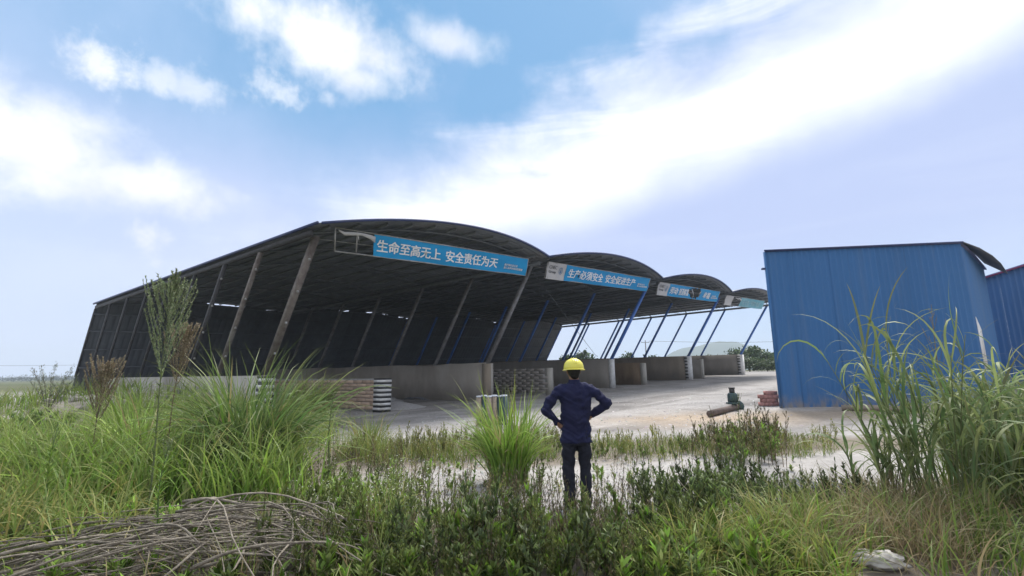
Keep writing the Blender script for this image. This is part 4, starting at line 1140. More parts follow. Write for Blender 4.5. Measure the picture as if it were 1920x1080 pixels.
clump('tuft of fine grass left of the man among white flowers', 720, 1010, .2, 50, 150, .55, .5, 1.2, .009, LIME + YEL, group=GC)

# ---- tall reeds at the right
def reeds(label, px, py, canes, rad_, h, leaf_budget, leaves_per, ln=.75, group='tall reed stands at the right'):
    xy = on_ground(px, py); z = float(gz(*xy))
    root = empty('reed_clump', (xy[0], xy[1], z)); tag(root, label, 'reeds', group)
    vs = blade_variants('leaf', 14, ln, .40, 1.8, .029, REED, seg=8)
    cm = []
    for i in range(5):
        hh = h * (.7 + .1 * i); s = np.linspace(0, 1, 7)
        v, f = tube_arr(np.stack([.10 * hh * s ** 2, 0 * s, hh * s], -1), np.linspace(.010, .003, 7), 5)
        me = qmesh('cane', v, f, np.broadcast_to(np.array((.13, .155, .065)) * R.uniform(.8, 1.2), (len(v), 3))); me.materials.append(STRAW); cm.append((me, hh))
    extra = []; used = 0
    for i in range(canes):
        me, hh = cm[i % 5]; a = R.random() * 6.28; r_ = rad_ * math.sqrt(R.random()); yaw = a + R.normal() * .6
        tl = .06 + .22 * r_ / rad_ * R.random()
        o = link('cane', me, None, root); o.location = (r_ * math.cos(a), r_ * math.sin(a), -.03)
        o.rotation_euler = Matrix.Rotation(yaw, 4, 'Z').to_euler() if False else (0, tl, yaw)
        Mx = Matrix.Translation(o.location) @ o.rotation_euler.to_matrix().to_4x4()
        for q in range(leaves_per):
            f_ = .18 + .82 * (q + R.random() * .5) / leaves_per
            p = Mx @ Vector((.10 * hh * f_ ** 2, 0, hh * f_))
            ya = yaw + (q % 2) * math.pi + R.normal() * .8; k = R.uniform(.65, 1.2) * (1.05 - .35 * abs(f_ - .6))
            if used < leaf_budget:
                lf = link('leaf', vs[R.integers(14)], None, root); lf.location = p; lf.rotation_euler = (R.normal() * .12, R.normal() * .12 - .05 * f_, ya); lf.scale = (k, k, k * (1 + .35 * (f_ > .85))); used += 1
            else: extra.append((p, ya, k))
    n = len(extra)
    if n:
        base = np.array([list(e[0]) for e in extra]); v, f, c = blades(n, base, np.array([e[1] for e in extra]), ln * np.array([e[2] for e in extra]), np.abs(R.normal(size=n)) * .42, 1.8 * R.uniform(.5, 1.4, n), .028 * R.uniform(.8, 1.2, n), pick(REED, n), 7, tipcol=(.30, .28, .13))
        tag(link('leaf_mass', qmesh('leaf_mass', v, f, c), LEAF, root), kind='stuff')
    # brown dead skirt
    n = 160; a = R.random(n) * 6.28; r_ = rad_ * (.5 + .6 * R.random(n))
    v, f, c = blades(n, np.stack([r_ * np.cos(a), r_ * np.sin(a), np.full(n, -.02)], -1), a, .55 * R.uniform(.5, 1.2, n), np.abs(R.normal(size=n)) * .5, R.uniform(.3, 1.2, n), np.full(n, .010), pick(DRY, n), 5)
    tag(link('dead_leaf_skirt', qmesh('dead_leaf_skirt', v, f, c), STRAW, root), kind='stuff')
    return root
reeds('tall reed stand before the blue building, tallest canes at its left', 1790, 985, 22, .40, 1.75, 290, 14, .74)
reeds('dense reed stand at the right edge, behind the tallest canes', 1940, 965, 48, .66, 1.25, 260, 13, .78)
reeds('lower spread of reeds leaning left over the puddle', 1665, 965, 9, .26, .90, 90, 10, .66)
reeds('reed stand cut by the right edge of the view', 2010, 900, 18, .5, 1.5, 110, 13, .80)

# ---- tall flowering weeds
def panicle(name, label, px, py, h, f0, width, cols, stemc, nbr, leafcols, lean=(0, 0), nleaf=130, leafl=.07, bud=.025, nb=150):
    xy = on_ground(px, py); z = float(gz(*xy)); root = empty(name, (xy[0], xy[1], z)); tag(root, label, 'weed', 'tall flowering weeds at the left')
    s = np.linspace(0, 1, 12); st = np.stack([lean[0] * s ** 1.6 + .015 * np.sin(s * 7), lean[1] * s ** 1.6 + .01 * np.cos(s * 6), h * s], -1)
    v, f = tube_arr(st, np.linspace(.011, .003, 12), 6)
    link('stem', qmesh('stem', v, f, np.broadcast_to(np.array(stemc), (len(v), 3))), STRAW, root)
    sp_ = lambda q: np.array([np.interp(q, s, st[:, i]) for i in range(3)])
    n = nleaf; fq = .05 + (f0 - .02) * R.random(n); b_ = np.array([sp_(q) for q in fq])
    v, f, c = blades(n, b_, R.random(n) * 6.28, leafl * R.uniform(.6, 1.4, n), np.full(n, .7), np.full(n, .7), np.full(n, .009), pick(leafcols, n), 3)
    tag(link('stem_leaves', qmesh('stem_leaves', v, f, c), LEAF2, root), kind='stuff')
    for i in range(nbr):
        q = f0 + (1 - f0) * ((i + .5) / nbr) ** .85; p = sp_(min(q, 1)); a = i * 2.4 + R.normal() * .3
        g_ = (q - f0) / (1 - f0); prof = (.25 + 1.1 * math.sin(min(1, .15 + g_ * 1.05) * math.pi) ** .8)
        l = width * max(.18, prof) * R.uniform(.85, 1.1)
        e = np.array([math.cos(a), math.sin(a), 0]); w_ = np.linspace(0, 1, 6)[:, None]
        pts = e * l * (.50 * w_ ** .85) + np.array([0, 0, 1.0]) * l * (1.25 * w_ ** 1.2)
        v, f = tube_arr(pts, np.linspace(.0028, .001, 6), 3, caps=False); C_ = [np.broadcast_to(np.array(stemc), (len(v), 3))]; Vv = [v]; Ff = [f]; o_ = len(v)
        n = nb; fr = .15 + .85 * R.random(n) ** .8; ix = fr * 5; i0 = np.minimum(ix.astype(int), 4); t_ = (ix - i0)[:, None]; bb = pts[i0] * (1 - t_) + pts[i0 + 1] * t_
        v2, f2, c2 = blades(n, bb, R.random(n) * 6.28, bud * R.uniform(.6, 1.5, n), R.uniform(.1, .9, n), np.full(n, .4), bud * .36 * R.uniform(.6, 1.4, n), pick(cols, n), 2)
        Vv.append(v2); Ff.append(f2 + o_); C_.append(c2)
        o = link('flower_branch', qmesh('flower_branch', np.concatenate(Vv), np.concatenate(Ff), np.concatenate(C_)), LEAF2, root); o.location = tuple(p)
    return root
PG = [(.24, .29, .16), (.30, .34, .20), (.18, .23, .115)]
PB = [(.29, .235, .155), (.22, .175, .11), (.35, .30, .21)]
panicle('flowering_weed', 'tall grey-green flowering weed standing before the shed at left', 272, 985, 2.80, .58, .38, PG, (.13, .16, .075), 66, MIDW, (.02, 0), 200)
panicle('flowering_weed', 'tall dried brown flowering weed beside the grey-green one', 300, 930, 2.32, .64, .32, PB, (.15, .115, .07), 60, BRW, (.14, .0), 60)
panicle('flowering_weed', 'short dried brown weed in front of the shed corner', 160, 925, 1.80, .55, .36, PB, (.12, .09, .06), 62, BRW, (.10, .0), 60)
panicle('flowering_weed', 'thin green leafy weed stalk in front of the branch pile', 285, 1060, 1.05, .80, .08, PG, (.10, .15, .05), 10, LIME, (.02, 0), 160, .09, .014, 22)
panicle('flowering_weed', 'feathery green weed at the lower left edge', 75, 1010, 1.15, .75, .12, [(.09, .17, .05), (.07, .14, .04)], (.10, .15, .05), 8, GREEN, (.0, 0), 300, .10, .012, 16)
panicle('flowering_weed', 'slender dark green weed stalk left of the white flowers', 612, 935, 1.35, .80, .08, [(.08, .12, .04)], (.08, .11, .04), 8, DARKW, (.01, 0), 190, .06, .012, 18)
panicle('flowering_weed', 'slender green weed before the blue building, left of the reeds', 1395, 880, 1.15, .70, .14, [(.10, .14, .05)], (.10, .12, .05), 12, MIDW, (.01, 0), 130, .06, .014, 26)
panicle('flowering_weed', 'wispy brown seed stalk rising among the reeds', 1800, 960, 2.25, .62, .20, [(.24, .19, .12)], (.20, .17, .10), 16, REED, (.06, .0), 40, .07, .012, 26)
# shrub on the bank, far left
def shrub(label, c, h, w, n, cols):
    root = empty('shrub', tuple(c)); tag(root, label, 'shrub', 'shrubs on the left bank')
    for i in range(13):
        a = i * 2.4; l = h * R.uniform(.6, 1.05); e = np.array([math.cos(a) * w * R.uniform(.3, 1), math.sin(a) * w * R.uniform(.3, 1), l]); t_ = np.linspace(0, 1, 5)[:, None]
        pts = e * t_ + np.array([0, 0, .12 * l]) * np.sin(t_ * 3.14); v, f = tube_arr(pts, np.linspace(.010, .003, 5), 4)
        C_ = np.broadcast_to(np.array((.10, .085, .07)), (len(v), 3)); m_ = n // 13; fr = .35 + .65 * R.random(m_); ix = fr * 4; i0 = np.minimum(ix.astype(int), 3); tt = (ix - i0)[:, None]; bb = pts[i0] * (1 - tt) + pts[i0 + 1] * tt + R.normal(size=(m_, 3)) * .03
        v2, f2, c2 = blades(m_, bb, R.random(m_) * 6.28, .075 * R.uniform(.6, 1.4, m_), R.uniform(.2, 1.0, m_), np.full(m_, .5), np.full(m_, .022), pick(cols, m_), 2)
        link('branch', qmesh('branch', np.concatenate([v, v2]), np.concatenate([f, f2 + len(v)]), np.concatenate([C_, c2])), TREE, root)
c = at_depth(95, 735, 15.5); c[2] = float(gz(c[0], c[1])) + .3
shrub('open leafy shrub standing against the sky at far left', c, 1.6, .9, 620, [(.16, .18, .13), (.12, .14, .10), (.19, .21, .15)])
c = at_depth(75, 760, 12.5); c[2] = float(gz(c[0], c[1]))
shrub('low dense green shrub below the open one at far left', c, .85, 1.1, 3200, GREEN + DEEP)

# ---- heap of cut branches, lower left
n_br = 190
for i in range(n_br):
    L_ = R.uniform(.9, 2.3); r0 = R.uniform(.005, .014) * (1.35 if i % 7 == 0 else 1)
    if i > 130: L_ = R.uniform(.35, 1.1); r0 = R.uniform(.0025, .006)
    if i < 78 or i % 3 == 0:
        px = R.uniform(270, 650); py = R.uniform(1000, 1115); yaw = R.normal() * .30 - .10 + (0 if R.random() > .35 else .8 * R.normal())
    else:
        px = R.uniform(20, 380); py = R.uniform(1010, 1120); yaw = R.normal() * .25 + .35
    xy = on_ground(px, py)
    zb_ = float(gz(*xy)) + .03 + .30 * R.random() ** 1.1 * math.exp(-((xy[0] + 2.4) / 1.5) ** 2)
    arch = R.uniform(.05, .26) * L_ * .5; s = np.linspace(0, 1, 11)
    wob_ = R.normal(size=3) * .04
    pts = np.stack([(s - .5) * L_, .10 * L_ * np.sin(s * 3.1 + R.uniform(0, 3)) * R.normal() * .6 + wob_[0] * np.sin(s * 11), arch * np.sin(np.clip(s * 1.08, 0, 1) * math.pi) - .10 * s * (R.random() < .6) + wob_[1] * np.sin(s * 9 + 1) * .4], -1)
    pts[:, 2] += R.normal() * .12 * (s - .5) * L_ * .5
    v, f = tube_arr(pts, np.linspace(r0, r0 * .35, 11) * (1 + .16 * np.sin(s * 23 + i)), 6)
    if i % 2 == 0:
        for fk in (.45, .68):
            j_ = int(fk * 10); dv = np.array([R.uniform(.3, 1), R.normal() * .5, R.normal() * .35]); dv /= np.linalg.norm(dv); lf_ = L_ * R.uniform(.12, .28)
            q_ = np.linspace(0, 1, 5)[:, None]; v2, f2 = tube_arr(pts[j_] + dv * lf_ * q_ + np.array([0, 0, -.06]) * q_ ** 2, np.linspace(r0 * .5, r0 * .2, 5), 5); f = np.concatenate([f, f2 + len(v)]); v = np.concatenate([v, v2])
    br = link('cut_branch', qmesh('cut_branch', v, f, smooth=True), MT['bark'])
    br.location = (xy[0], xy[1], max(zb_, float(gz(*xy)) + .03)); br.rotation_euler = (0, 0, yaw)
    lab = 'short thin bare twig lying in the branch heap' if i > 130 else 'thick bare grey branch in the cut heap, one of the stoutest' if i % 7 == 0 else 'bare grey branch at the left end of the cut heap' if px < 270 else 'slender bare grey branch in the right half of the cut heap' if px > 460 else 'slender bare grey branch in the middle of the cut heap'
    tag(br, lab, 'branch', 'cut branches in the heap at lower left')
def featured(label, pix, r0, depth=4.75):
    d = depth if np.ndim(depth) else [depth] * len(pix)
    K_ = np.array([at_depth(a_, b__, y_) for (a_, b__), y_ in zip(pix, d)]); a_ = arcl0(K_); t_ = np.linspace(0, 1, 22)
    # smooth curve through the way points
    P = np.stack([np.interp(t_, a_, K_[:, i]) for i in range(3)], -1)
    for _ in range(4): P[1:-1] = (P[:-2] + 2 * P[1:-1] + P[2:]) / 4
    P[1:-1] += R.normal(size=(20, 3)) * .006
    v, f = tube_arr(P - P[0], np.linspace(r0, r0 * .45, 22) * (1 + .12 * np.sin(np.arange(22) * 2.1)), 7)
    o = link('cut_branch', qmesh('cut_branch', v, f, smooth=True), MT['bark']); o.location = tuple(P[0])
    tag(o, label, 'branch', 'cut branches in the heap at lower left')
def arcl0(P):
    d = np.concatenate([[0], np.cumsum(np.linalg.norm(np.diff(P, axis=0), axis=1))]); return d / d[-1]
featured('longest arching branch over the top of the heap, ending at its right', [(250, 1005), (330, 965), (410, 930), (480, 918), (560, 932), (650, 972), (715, 1020), (735, 1068)], .012, [5.2, 5.1, 5.0, 4.95, 4.85, 4.7, 4.55, 4.4])
featured('second arching branch just below the topmost one in the heap', [(330, 960), (420, 948), (500, 946), (580, 965), (660, 1000), (720, 1052)], .014, 4.65)
featured('straight thin branch crossing the heap diagonally at its middle', [(378, 1072), (420, 1000), (465, 924)], .011, [4.3, 4.55, 4.85])
featured('thick pale branch forking out at the right end of the heap', [(500, 1078), (575, 1058), (640, 1042), (700, 1048), (770, 1076)], .021, 4.3)
featured('thick branch lying level across the lower middle of the heap', [(270, 1040), (360, 1032), (450, 1036), (560, 1052), (660, 1075)], .018, 4.4)
featured('knobbly branch pointing down to the right near the heap centre', [(490, 1010), (520, 1030), (560, 1056), (585, 1075)], .017, 4.35)
featured('long branch sweeping up from the lower left corner', [(30, 1085), (120, 1045), (210, 1005), (300, 975), (400, 955)], .015, [4.3, 4.5, 4.7, 4.9, 5.0])
featured('pale branch reaching across from the left edge of the heap', [(90, 1070), (190, 1040), (290, 1010), (390, 1000), (500, 1012)], .014, 4.5)
def long_stalk(name, label, p3, mat_, r0, grp=None):
    v, f = tube_arr(np.array(p3) - np.array(p3[0]), np.linspace(r0, r0 * .4, len(p3)), 6)
    o = link(name, qmesh(name, v, f, smooth=True), mat_); o.location = tuple(p3[0]); return tag(o, label, 'stalk', grp)
def arcpts(a, b, up, n=9):
    s = np.linspace(0, 1, n)[:, None]; a = np.array(a); b = np.array(b); return a * (1 - s) + b * s + np.array([0, 0, up]) * np.sin(s * math.pi)
a = on_ground(1405, 1082); b_ = on_ground(1240, 940)
long_stalk('dry_stalk', 'long straight pale stalk slanting across the dark weeds', arcpts((a[0], a[1], .05), (b_[0], b_[1] - .6, .42), .03), MT['bark'], .006)
a = on_ground(1062, 1085); long_stalk('wooden_stake', 'short pale stake poking up at the bottom edge', [(a[0], a[1], -.05), (a[0], a[1], .08), (a[0] + .01, a[1], .20)], MT['wood'], .022)
a = on_ground(1543, 1085); long_stalk('wooden_stake', 'small yellowish stub standing in the grass at lower right', [(a[0], a[1], -.05), (a[0], a[1], .10), (a[0] + .01, a[1], .22)], MT['wood'], .016)

# ================================================================== far trees, pole, hill
def tree(label, px, top, wpx, depth, cols, n=1500, group='trees beyond the yard'):
    c = at_depth(px, 690, depth); gz0 = float(gz(c[0], c[1])); zt_ = at_depth(px, top, depth)[2]; w_ = wpx / FOC * depth / 2
    h = zt_ - gz0; root = empty('tree', (c[0], c[1], gz0)); tag(root, label, 'tree', group)
    mb = MB(); mb.tube([(0, 0, -.3), (.1, 0, h * .35), (.05, .1, h * .7)], [.05 * h, .035 * h, .015 * h], 7)
    for q in range(5):
        a_ = q * 1.3; mb.tube([(.08, 0, h * .3), (math.cos(a_) * w_ * .5, math.sin(a_) * w_ * .5, h * .65)], [.02 * h, .008 * h], 5)
    mb.build('trunk', MT['bark'], root)
    ncl = 26; cc = R.normal(size=(ncl, 3)); cc /= np.linalg.norm(cc, axis=1)[:, None]; cc *= R.random((ncl, 1)) ** .45
    cc = cc * [w_ * .85, w_ * .85, h * .46] + [0, 0, h * .50]
    k = R.integers(0, ncl, n); P = cc[k] + R.normal(size=(n, 3)) * [w_ * .20, w_ * .20, h * .09]
    P[:, 2] = np.maximum(P[:, 2], .05)
    tone = R.uniform(.7, 1.3, ncl)[k]
    v, f, c_ = blades(n, P, R.random(n) * 6.28, min(.5, .13 * h) * R.uniform(.6, 1.4, n), R.uniform(.2, 1.6, n), R.uniform(.2, .8, n), min(.42, .11 * h) * R.uniform(.6, 1.4, n), pick(cols, n) * tone[:, None], 2)
    link('crown', qmesh('crown', v, f, c_), TREE, root)
TG = [(.045, .080, .025), (.06, .10, .03), (.035, .065, .022)]
TG2 = [(.08, .12, .045), (.07, .11, .05), (.10, .13, .06)]
tree('small dark round tree seen above the man\'s helmet, the left one', 1062, 666, 30, 92, TG)
tree('wider dark round tree right of the helmet, above the grey wall', 1098, 662, 52, 96, TG)
for (px, tp, w_, dp, lb) in ((1178, 665, 46, 88, 'low bush above the rust-brown wall, left of the utility pole'), (1222, 666, 40, 92, 'low bush just right of the utility pole'),
        (1300, 669, 60, 96, 'dark bush above the striped white pillar'), (1345, 664, 60, 92, 'dark bush above the farthest bin wall'), (1380, 658, 64, 88, 'dark tree behind the farthest striped pillar'),
        (1418, 653, 60, 84, 'tallest tree of the green belt left of the blue building'), (1455, 660, 60, 82, 'dark tree touching the left edge of the blue building'), (1495, 655, 60, 84, 'tree hidden half behind the blue building')):
    tree(lb, px, tp, w_, dp, TG)
for (px, tp, w_, dp, lb) in ((1405, 668, 56, 64, 'rounded green bush just right of the farthest bin wall'), (1438, 672, 54, 62, 'light green bush before the dark trees'), (1468, 674, 50, 61, 'grey-green bush at the blue building edge')):
    tree(lb, px, tp, w_, dp, TG2, 1300)
# strip of wood on the left horizon
P_ = []
for i in range(240):
    px = -220 + i * 2.0; dp = 330 + R.uniform(-15, 15); c = at_depth(px, 714, dp); h = R.uniform(2.2, 4.0); n = 26
    P = R.normal(size=(n, 3)) * [1.5, 1.5, h * .25] + [c[0], c[1], float(gz(c[0], c[1])) + h * .5]
    P_.append(blades(n, P, R.random(n) * 6.28, R.uniform(.8, 1.8, n), R.uniform(.2, 1.5, n), R.uniform(.2, .8, n), R.uniform(.7, 1.4, n), pick([(.04, .06, .03)], n), 1))
stuff('far_wood', P_, TREE, 'dark strip of far wood along the left horizon', 'wood')
# utility pole and wires
c = at_depth(1213, 690, 118); z0 = float(gz(c[0], c[1])); zt2 = at_depth(1213, 638, 118)[2]
pole = empty('utility_pole', (c[0], c[1], z0)); tag(pole, 'thin utility pole with a crossarm seen between the blue posts', 'pole')
mb = MB(); mb.tube([(0, 0, -.3), (0, 0, zt2 - z0)], [.16, .11], 8); mb.build('shaft', MT['greypost'], pole)
mb = MB(); mb.box(0, 0, zt2 - z0 - .5, 2.0, .12, .12); mb.build('crossarm', MT['greypost'], pole)
for x in (-.9, 0, .9):
    mb = MB(); mb.tube([(x, 0, zt2 - z0 - .44), (x, 0, zt2 - z0 - .2)], .05, 6); mb.build('insulator', MT['white'], pole)
for (nm, lab, A, B, sag) in (('power_line', 'thin power line running right from the utility pole', (c[0] + .9, c[1], zt2 - .2), at_depth(1700, 625, 105), 1.0),
                             ('power_line', 'thin power line low across the sky at far left', at_depth(-200, 684, 140), at_depth(400, 676, 150), .8)):
    s = np.linspace(0, 1, 15)[:, None]; A = np.array(A); pts = A * (1 - s) + np.array(B) * s - np.array([0, 0, sag]) * np.sin(s * math.pi)
    o = link(nm, qmesh(nm, *tube_arr(pts - A, .03, 4)), MT['black']); o.location = tuple(A); tag(o, lab, 'wire', 'power lines')
# hill beyond
HX, HY = np.meshgrid(np.linspace(-1, 1, 60), np.linspace(-1, 1, 30))
hc = at_depth(1345, 690, 1150)
prof = lambda x: .78 * np.exp(-((x - .10) / .30) ** 2) + .42 * np.exp(-((x + .28) / .22) ** 2) + .30 * np.exp(-((x - .55) / .25) ** 2) + .12 * np.exp(-((x + .7) / .3) ** 2)
HZ = 88 * prof(HX) * np.exp(-(HY / .5) ** 2) * (.9 + .2 * fbm(HX * 6, HY * 6, 1.2, 4)) - 3
hv = np.stack([hc[0] + HX * 300, hc[1] + HY * 220, HZ], -1); hi_ = np.arange(HX.size).reshape(HX.shape)
hf_ = np.stack([hi_[:-1, :-1], hi_[:-1, 1:], hi_[1:, 1:], hi_[1:, :-1]], -1).reshape(-1, 4)
tag(link('hill', qmesh('hill', hv.reshape(-1, 3), hf_, smooth=True), mat('wooded_hill', (.05, .085, .045), (.035, .06, .03), .02, .95, c3=(.09, .10, .06))), kind='structure')
# ================================================================== the man
def voxel(name, mb_list, size, smooth_it, m, parent, wr=0.0, wscale=9):
    mb = MB()
    for v, f in mb_list: mb.add(v, f)
    me = qmesh(name + '_tmp', np.concatenate(mb.V), np.concatenate(mb.F)); ob = bpy.data.objects.new(name, me); COL.objects.link(ob)
    r_ = ob.modifiers.new('r', 'REMESH'); r_.mode = 'VOXEL'; r_.voxel_size = size; r_.use_smooth_shade = True
    s_ = ob.modifiers.new('s', 'SMOOTH'); s_.factor = .6; s_.iterations = smooth_it
    bpy.context.view_layer.update()
    me2 = bpy.data.meshes.new_from_object(ob.evaluated_get(bpy.context.evaluated_depsgraph_get()))
    bpy.data.objects.remove(ob); me2.name = name
    if wr:
        n = len(me2.vertices); co = np.zeros(n * 3, np.float32); no_ = np.zeros(n * 3, np.float32)
        me2.vertices.foreach_get('co', co); me2.vertices.foreach_get('normal', no_); co = co.reshape(-1, 3); no_ = no_.reshape(-1, 3)
        w_ = fbm(co[:, 0] * .7 + co[:, 1] + co[:, 2] * .35 + 5, co[:, 2] * 1.5 - np.abs(co[:, 0]) * .9, wscale, 3) - .5; w_ = np.where(w_ > 0, w_, w_ * 1.4) + .6 * (.15 - np.abs(fbm(co[:, 0] + 3, co[:, 2] * 1.7 + np.abs(co[:, 0]), wscale * .7, 2) - .5))
        me2.vertices.foreach_set('co', (co + no_ * (w_ * wr)[:, None]).ravel()); me2.update()
    o = link(name, me2, m, parent); return o
def ell(cx, cy, z, rx, ry, n=20, rot=0):
    a = np.linspace(0, 2 * math.pi, n, endpoint=False); x = np.cos(a) * rx; y = np.sin(a) * ry
    return np.stack([cx + x, cy + y, np.full(n, z)], -1)
def limb(pts, rs, n=12):
    """tapered limb with rounded ends through the joints"""
    P = np.array(pts, float); out = [tube_arr(resample(P, 14), np.interp(np.linspace(0, 1, 14), arcl(P), rs), n)]
    for p, r_ in ((P[0], rs[0]), (P[-1], rs[-1])): out.append(sphere(p, (r_, r_, r_)))
    return out
def arcl(P):
    d = np.concatenate([[0], np.cumsum(np.linalg.norm(np.diff(P, axis=0), axis=1))]); return d / d[-1]
def resample(P, n):
    a = arcl(P); t_ = np.linspace(0, 1, n); return np.stack([np.interp(t_, a, P[:, i]) for i in range(3)], -1)
def sphere(c, r, n=14):
    rings = [np.stack([c[0] + r[0] * math.cos(v) * np.cos(a_), c[1] + r[1] * math.cos(v) * np.sin(a_), np.full(n, c[2] + r[2] * math.sin(v))], -1) for v in np.linspace(-1.5, 1.5, 9) for a_ in [np.linspace(0, 2 * math.pi, n, endpoint=False)]]
    return loft(rings)
pxy = on_terrain(1085, 950); pz = float(gz(*pxy))
man = empty('person', (pxy[0], pxy[1], pz)); man.rotation_euler = (0, 0, .06); man.scale = (.97, .97, .945)
tag(man, 'man in navy work shirt and yellow hard hat, hands on hips, seen from behind', 'person')
# joints (facing +Y, left hand is -X)
shL, elL, haL = (-.185, 0, 1.395), (-.375, -.045, 1.155), (-.205, .045, .965)
shR, elR, haR = (.185, 0, 1.40), (.395, -.04, 1.20), (.205, .05, 1.055)
body = []
body.append(loft([ell(0, 0, z, rx, ry) for z, rx, ry in ((.82, .145, .10), (.95, .16, .105), (1.08, .145, .095), (1.25, .165, .10), (1.36, .15, .075), (1.43, .08, .055))]))
body += limb([(0, .0, 1.40), (0, .012, 1.56)], [.062, .056])
body.append(sphere((0, .03, 1.605), (.076, .094, .118))); body.append(sphere((0, .065, 1.545), (.052, .062, .055)))
body += limb([(0, .120, 1.605), (0, .135, 1.575)], [.009, .014]); body += limb([(-.022, .118, 1.535), (.022, .118, 1.535)], [.008, .008])
for sx in (-1, 1):
    body.append(sphere((sx * .077, .02, 1.60), (.012, .02, .032))); body.append(sphere((sx * .032, .113, 1.625), (.013, .010, .009)))
for sh, e_, ha in ((shL, elL, haL), (shR, elR, haR)): body += limb([np.array(sh) * [.75, 1, .985], e_, ha], [.030, .026, .026])
for sx in (-1, 1): body += limb([(sx * .085, 0, .86), (sx * .100, .015, .48), (sx * .098, -.01, .10)], [.080, .055, .042])
def hand(w, sx):
    """palm on the hip, fingers wrap forward round the waist, thumb behind"""
    w = np.array(w); out = []
    pm_ = w + np.array([-sx * .035, .045, -.035])
    out += limb([w, pm_], [.027, .034])
    out.append(sphere(pm_, (.022, .042, .040)))
    for q in range(4):
        b_ = pm_ + np.array([-sx * .004, .035, .026 - .018 * q]); l = (.030, .034, .032, .025)[q]
        out += limb([b_, b_ + [-sx * .008, l, -.004], b_ + [-sx * .022, l * 1.75, -.010], b_ + [-sx * .040, l * 2.2, -.016]], [.0095, .009, .0085, .0075])
    t_ = w + np.array([-sx * .022, .000, -.022]); out += limb([t_, t_ + [-sx * .018, -.028, -.016], t_ + [-sx * .030, -.050, -.026]], [.012, .0105, .009])
    return out
body += hand(haL, -1); body += hand(haR, 1)
voxel('body', body, .0065, 3, MT['skin'], man)
shirt = [loft([ell(cx, cy, z, rx, ry, 24) for z, rx, ry, cx, cy in ((.745, .196, .140, 0, 0), (.80, .194, .138, 0, 0), (.90, .186, .134, 0, 0), (1.00, .176, .128, 0, 0), (1.12, .180, .126, 0, 0), (1.26, .196, .126, 0, 0), (1.36, .200, .112, 0, 0), (1.42, .150, .090, 0, 0), (1.465, .078, .070, 0, .005))])]
for sh, e_, ha in ((shL, elL, haL), (shR, elR, haR)):
    e_ = np.array(e_); ha = np.array(ha); sh = np.array(sh); cuff = e_ + (ha - e_) * .90
    shirt += limb([sh * [.5, 1, 1] - [0, 0, .015], sh * [.93, 1, 1] - [0, 0, .012], (sh + e_) / 2, e_, (e_ + cuff) / 2, cuff], [.074, .074, .063, .056, .052, .046])
voxel('shirt', shirt, .010, 12, MT['shirt'], man, .046, 10)
voxel('collar', [loft([ell(0, .006, z, r1, r1 * .95, 20) for z, r1 in ((1.435, .080), (1.475, .072), (1.505, .068))])], .008, 2, MT['shirt'], man)
tr = [loft([ell(0, 0, z, rx, ry, 24) for z, rx, ry in ((.72, .172, .118), (.80, .178, .122), (.95, .165, .115))])]
for sx, k in ((-1, 0), (1, 1)):
    tr += limb([(sx * .088, 0, .80), (sx * .092, .0, .68), (sx * .100, .018, .46), (sx * .100, .0, .25), (sx * .098, -.008, .075)], [.096, .092, .074, .070, .074])
voxel('trousers', tr, .010, 4, MT['jeans'], man, .036, 8)
for sx in (-1, 1):
    x = sx * .100
    bt = limb([(x, -.02, .10), (x, -.03, .05)], [.052, .050]) + limb([(x, -.035, .042), (x + sx * .01, .06, .042), (x + sx * .02, .16, .032)], [.044, .048, .036])
    voxel('boot', bt, .008, 3, MT['boot'], man)
    link('sole', qmesh('sole', *loft([np.stack([x + sx * .012 + .046 * np.cos(a_), .05 + .135 * np.sin(a_), np.full(16, z)], -1) for z in (-.01, .014) for a_ in [np.linspace(0, 2 * math.pi, 16, endpoint=False)]])), MT['black'], man)
# hair at the nape
hr = [sphere((0, .012, 1.60), (.083, .095, .105)), sphere((0, -.035, 1.555), (.062, .045, .055))]
hv_, hf2 = hr[0]
o = voxel('hair', [sphere((0, -.004, 1.615), (.082, .096, .098)), sphere((0, -.040, 1.565), (.060, .044, .060))], .008, 2, MT['hair'], man)
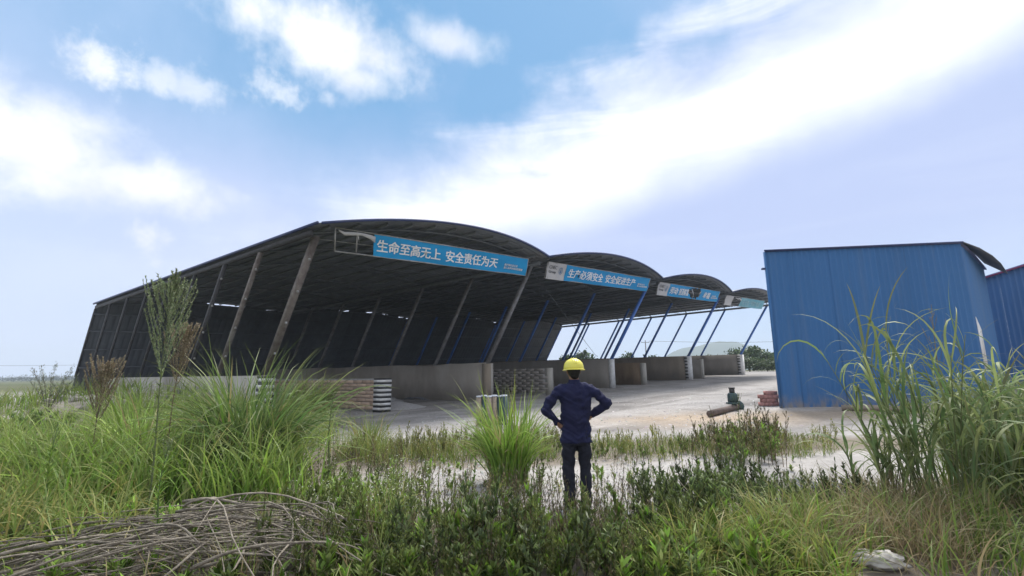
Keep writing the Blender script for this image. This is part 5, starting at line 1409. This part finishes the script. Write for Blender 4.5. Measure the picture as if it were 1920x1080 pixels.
# hard hat: shell, brim, ridge
def hat():
    root_ = None; n = 32; a_ = np.linspace(0, 2 * math.pi, n, endpoint=False)
    prof_ = [(.122, .000), (.124, .02), (.120, .05), (.108, .085), (.085, .112), (.055, .130), (.022, .138), (.004, .139)]
    rings = [np.stack([r_ * np.cos(a_), r_ * 1.14 * np.sin(a_), np.full(n, z)], -1) for r_, z in prof_]
    inner = [np.stack([(r_ - .004) * np.cos(a_), (r_ * 1.14 - .004) * np.sin(a_), np.full(n, max(0, z - .004))], -1) for r_, z in prof_]
    sh = link('shell', qmesh('shell', *loft(inner[::-1] + rings, False), smooth=True), MT['helmet'], hd)
    def bro(th): return .018 + .030 * np.clip(np.sin(th), 0, 1) ** 2
    ra, rb_ = .121, .121 * 1.14
    br_ = [np.stack([(ra + e * bro(a_)) * np.cos(a_), (rb_ + e * bro(a_)) * np.sin(a_), z - .010 * e * np.ones(n)], -1) for e, z in ((0, .008), (1, .006), (1, .000), (0, .001))]
    link('brim', qmesh('brim', *loft(br_ + [br_[0]], False), smooth=True), MT['helmet'], hd)
    s = np.linspace(-.92, .92, 17); pts = np.stack([0 * s, .132 * np.sin(s * 1.5), .045 + .098 * np.cos(s * 1.5)], -1)
    for x in (-.028, 0, .028):
        q = pts.copy(); q[:, 0] = x * np.cos(s * 1.2); q[:, 2] -= abs(x) * .15
        link('ridge', qmesh('ridge', *tube_arr(q, np.interp(np.abs(s), [0, .92], [.008, .004]), 6), smooth=True), MT['helmet'], hd)
hd = empty('hard_hat', (0, 0, 0))
hat()
mr = Matrix.Translation(man.location) @ man.rotation_euler.to_matrix().to_4x4() @ Matrix.Diagonal((.97, .97, .945, 1)) @ Matrix.Translation((0, .008, 1.628)) @ Matrix.Rotation(rad(-3), 4, 'X')
hd.matrix_world = mr
tag(hd, 'bright yellow hard hat on the man\'s head', 'hard hat')
# ================================================================== the air
hz = bpy.data.materials.new('haze'); hz.use_nodes = True; t = hz.node_tree; t.nodes.clear()
o_ = t.nodes.new('ShaderNodeOutputMaterial'); pv_ = t.nodes.new('ShaderNodeVolumePrincipled')
pv_.inputs['Color'].default_value = (.80, .90, 1.0, 1); pv_.inputs['Density'].default_value = 7e-4
pv_.inputs['Anisotropy'].default_value = .0
t.links.new(pv_.outputs[0], o_.inputs['Volume'])
v, f = box_arr(0, 600, 34, 2600, 1700, 86)
tag(link('haze', qmesh('haze', v, f), hz), 'pale blue air between the yard and the far hill', 'haze', kind='stuff')
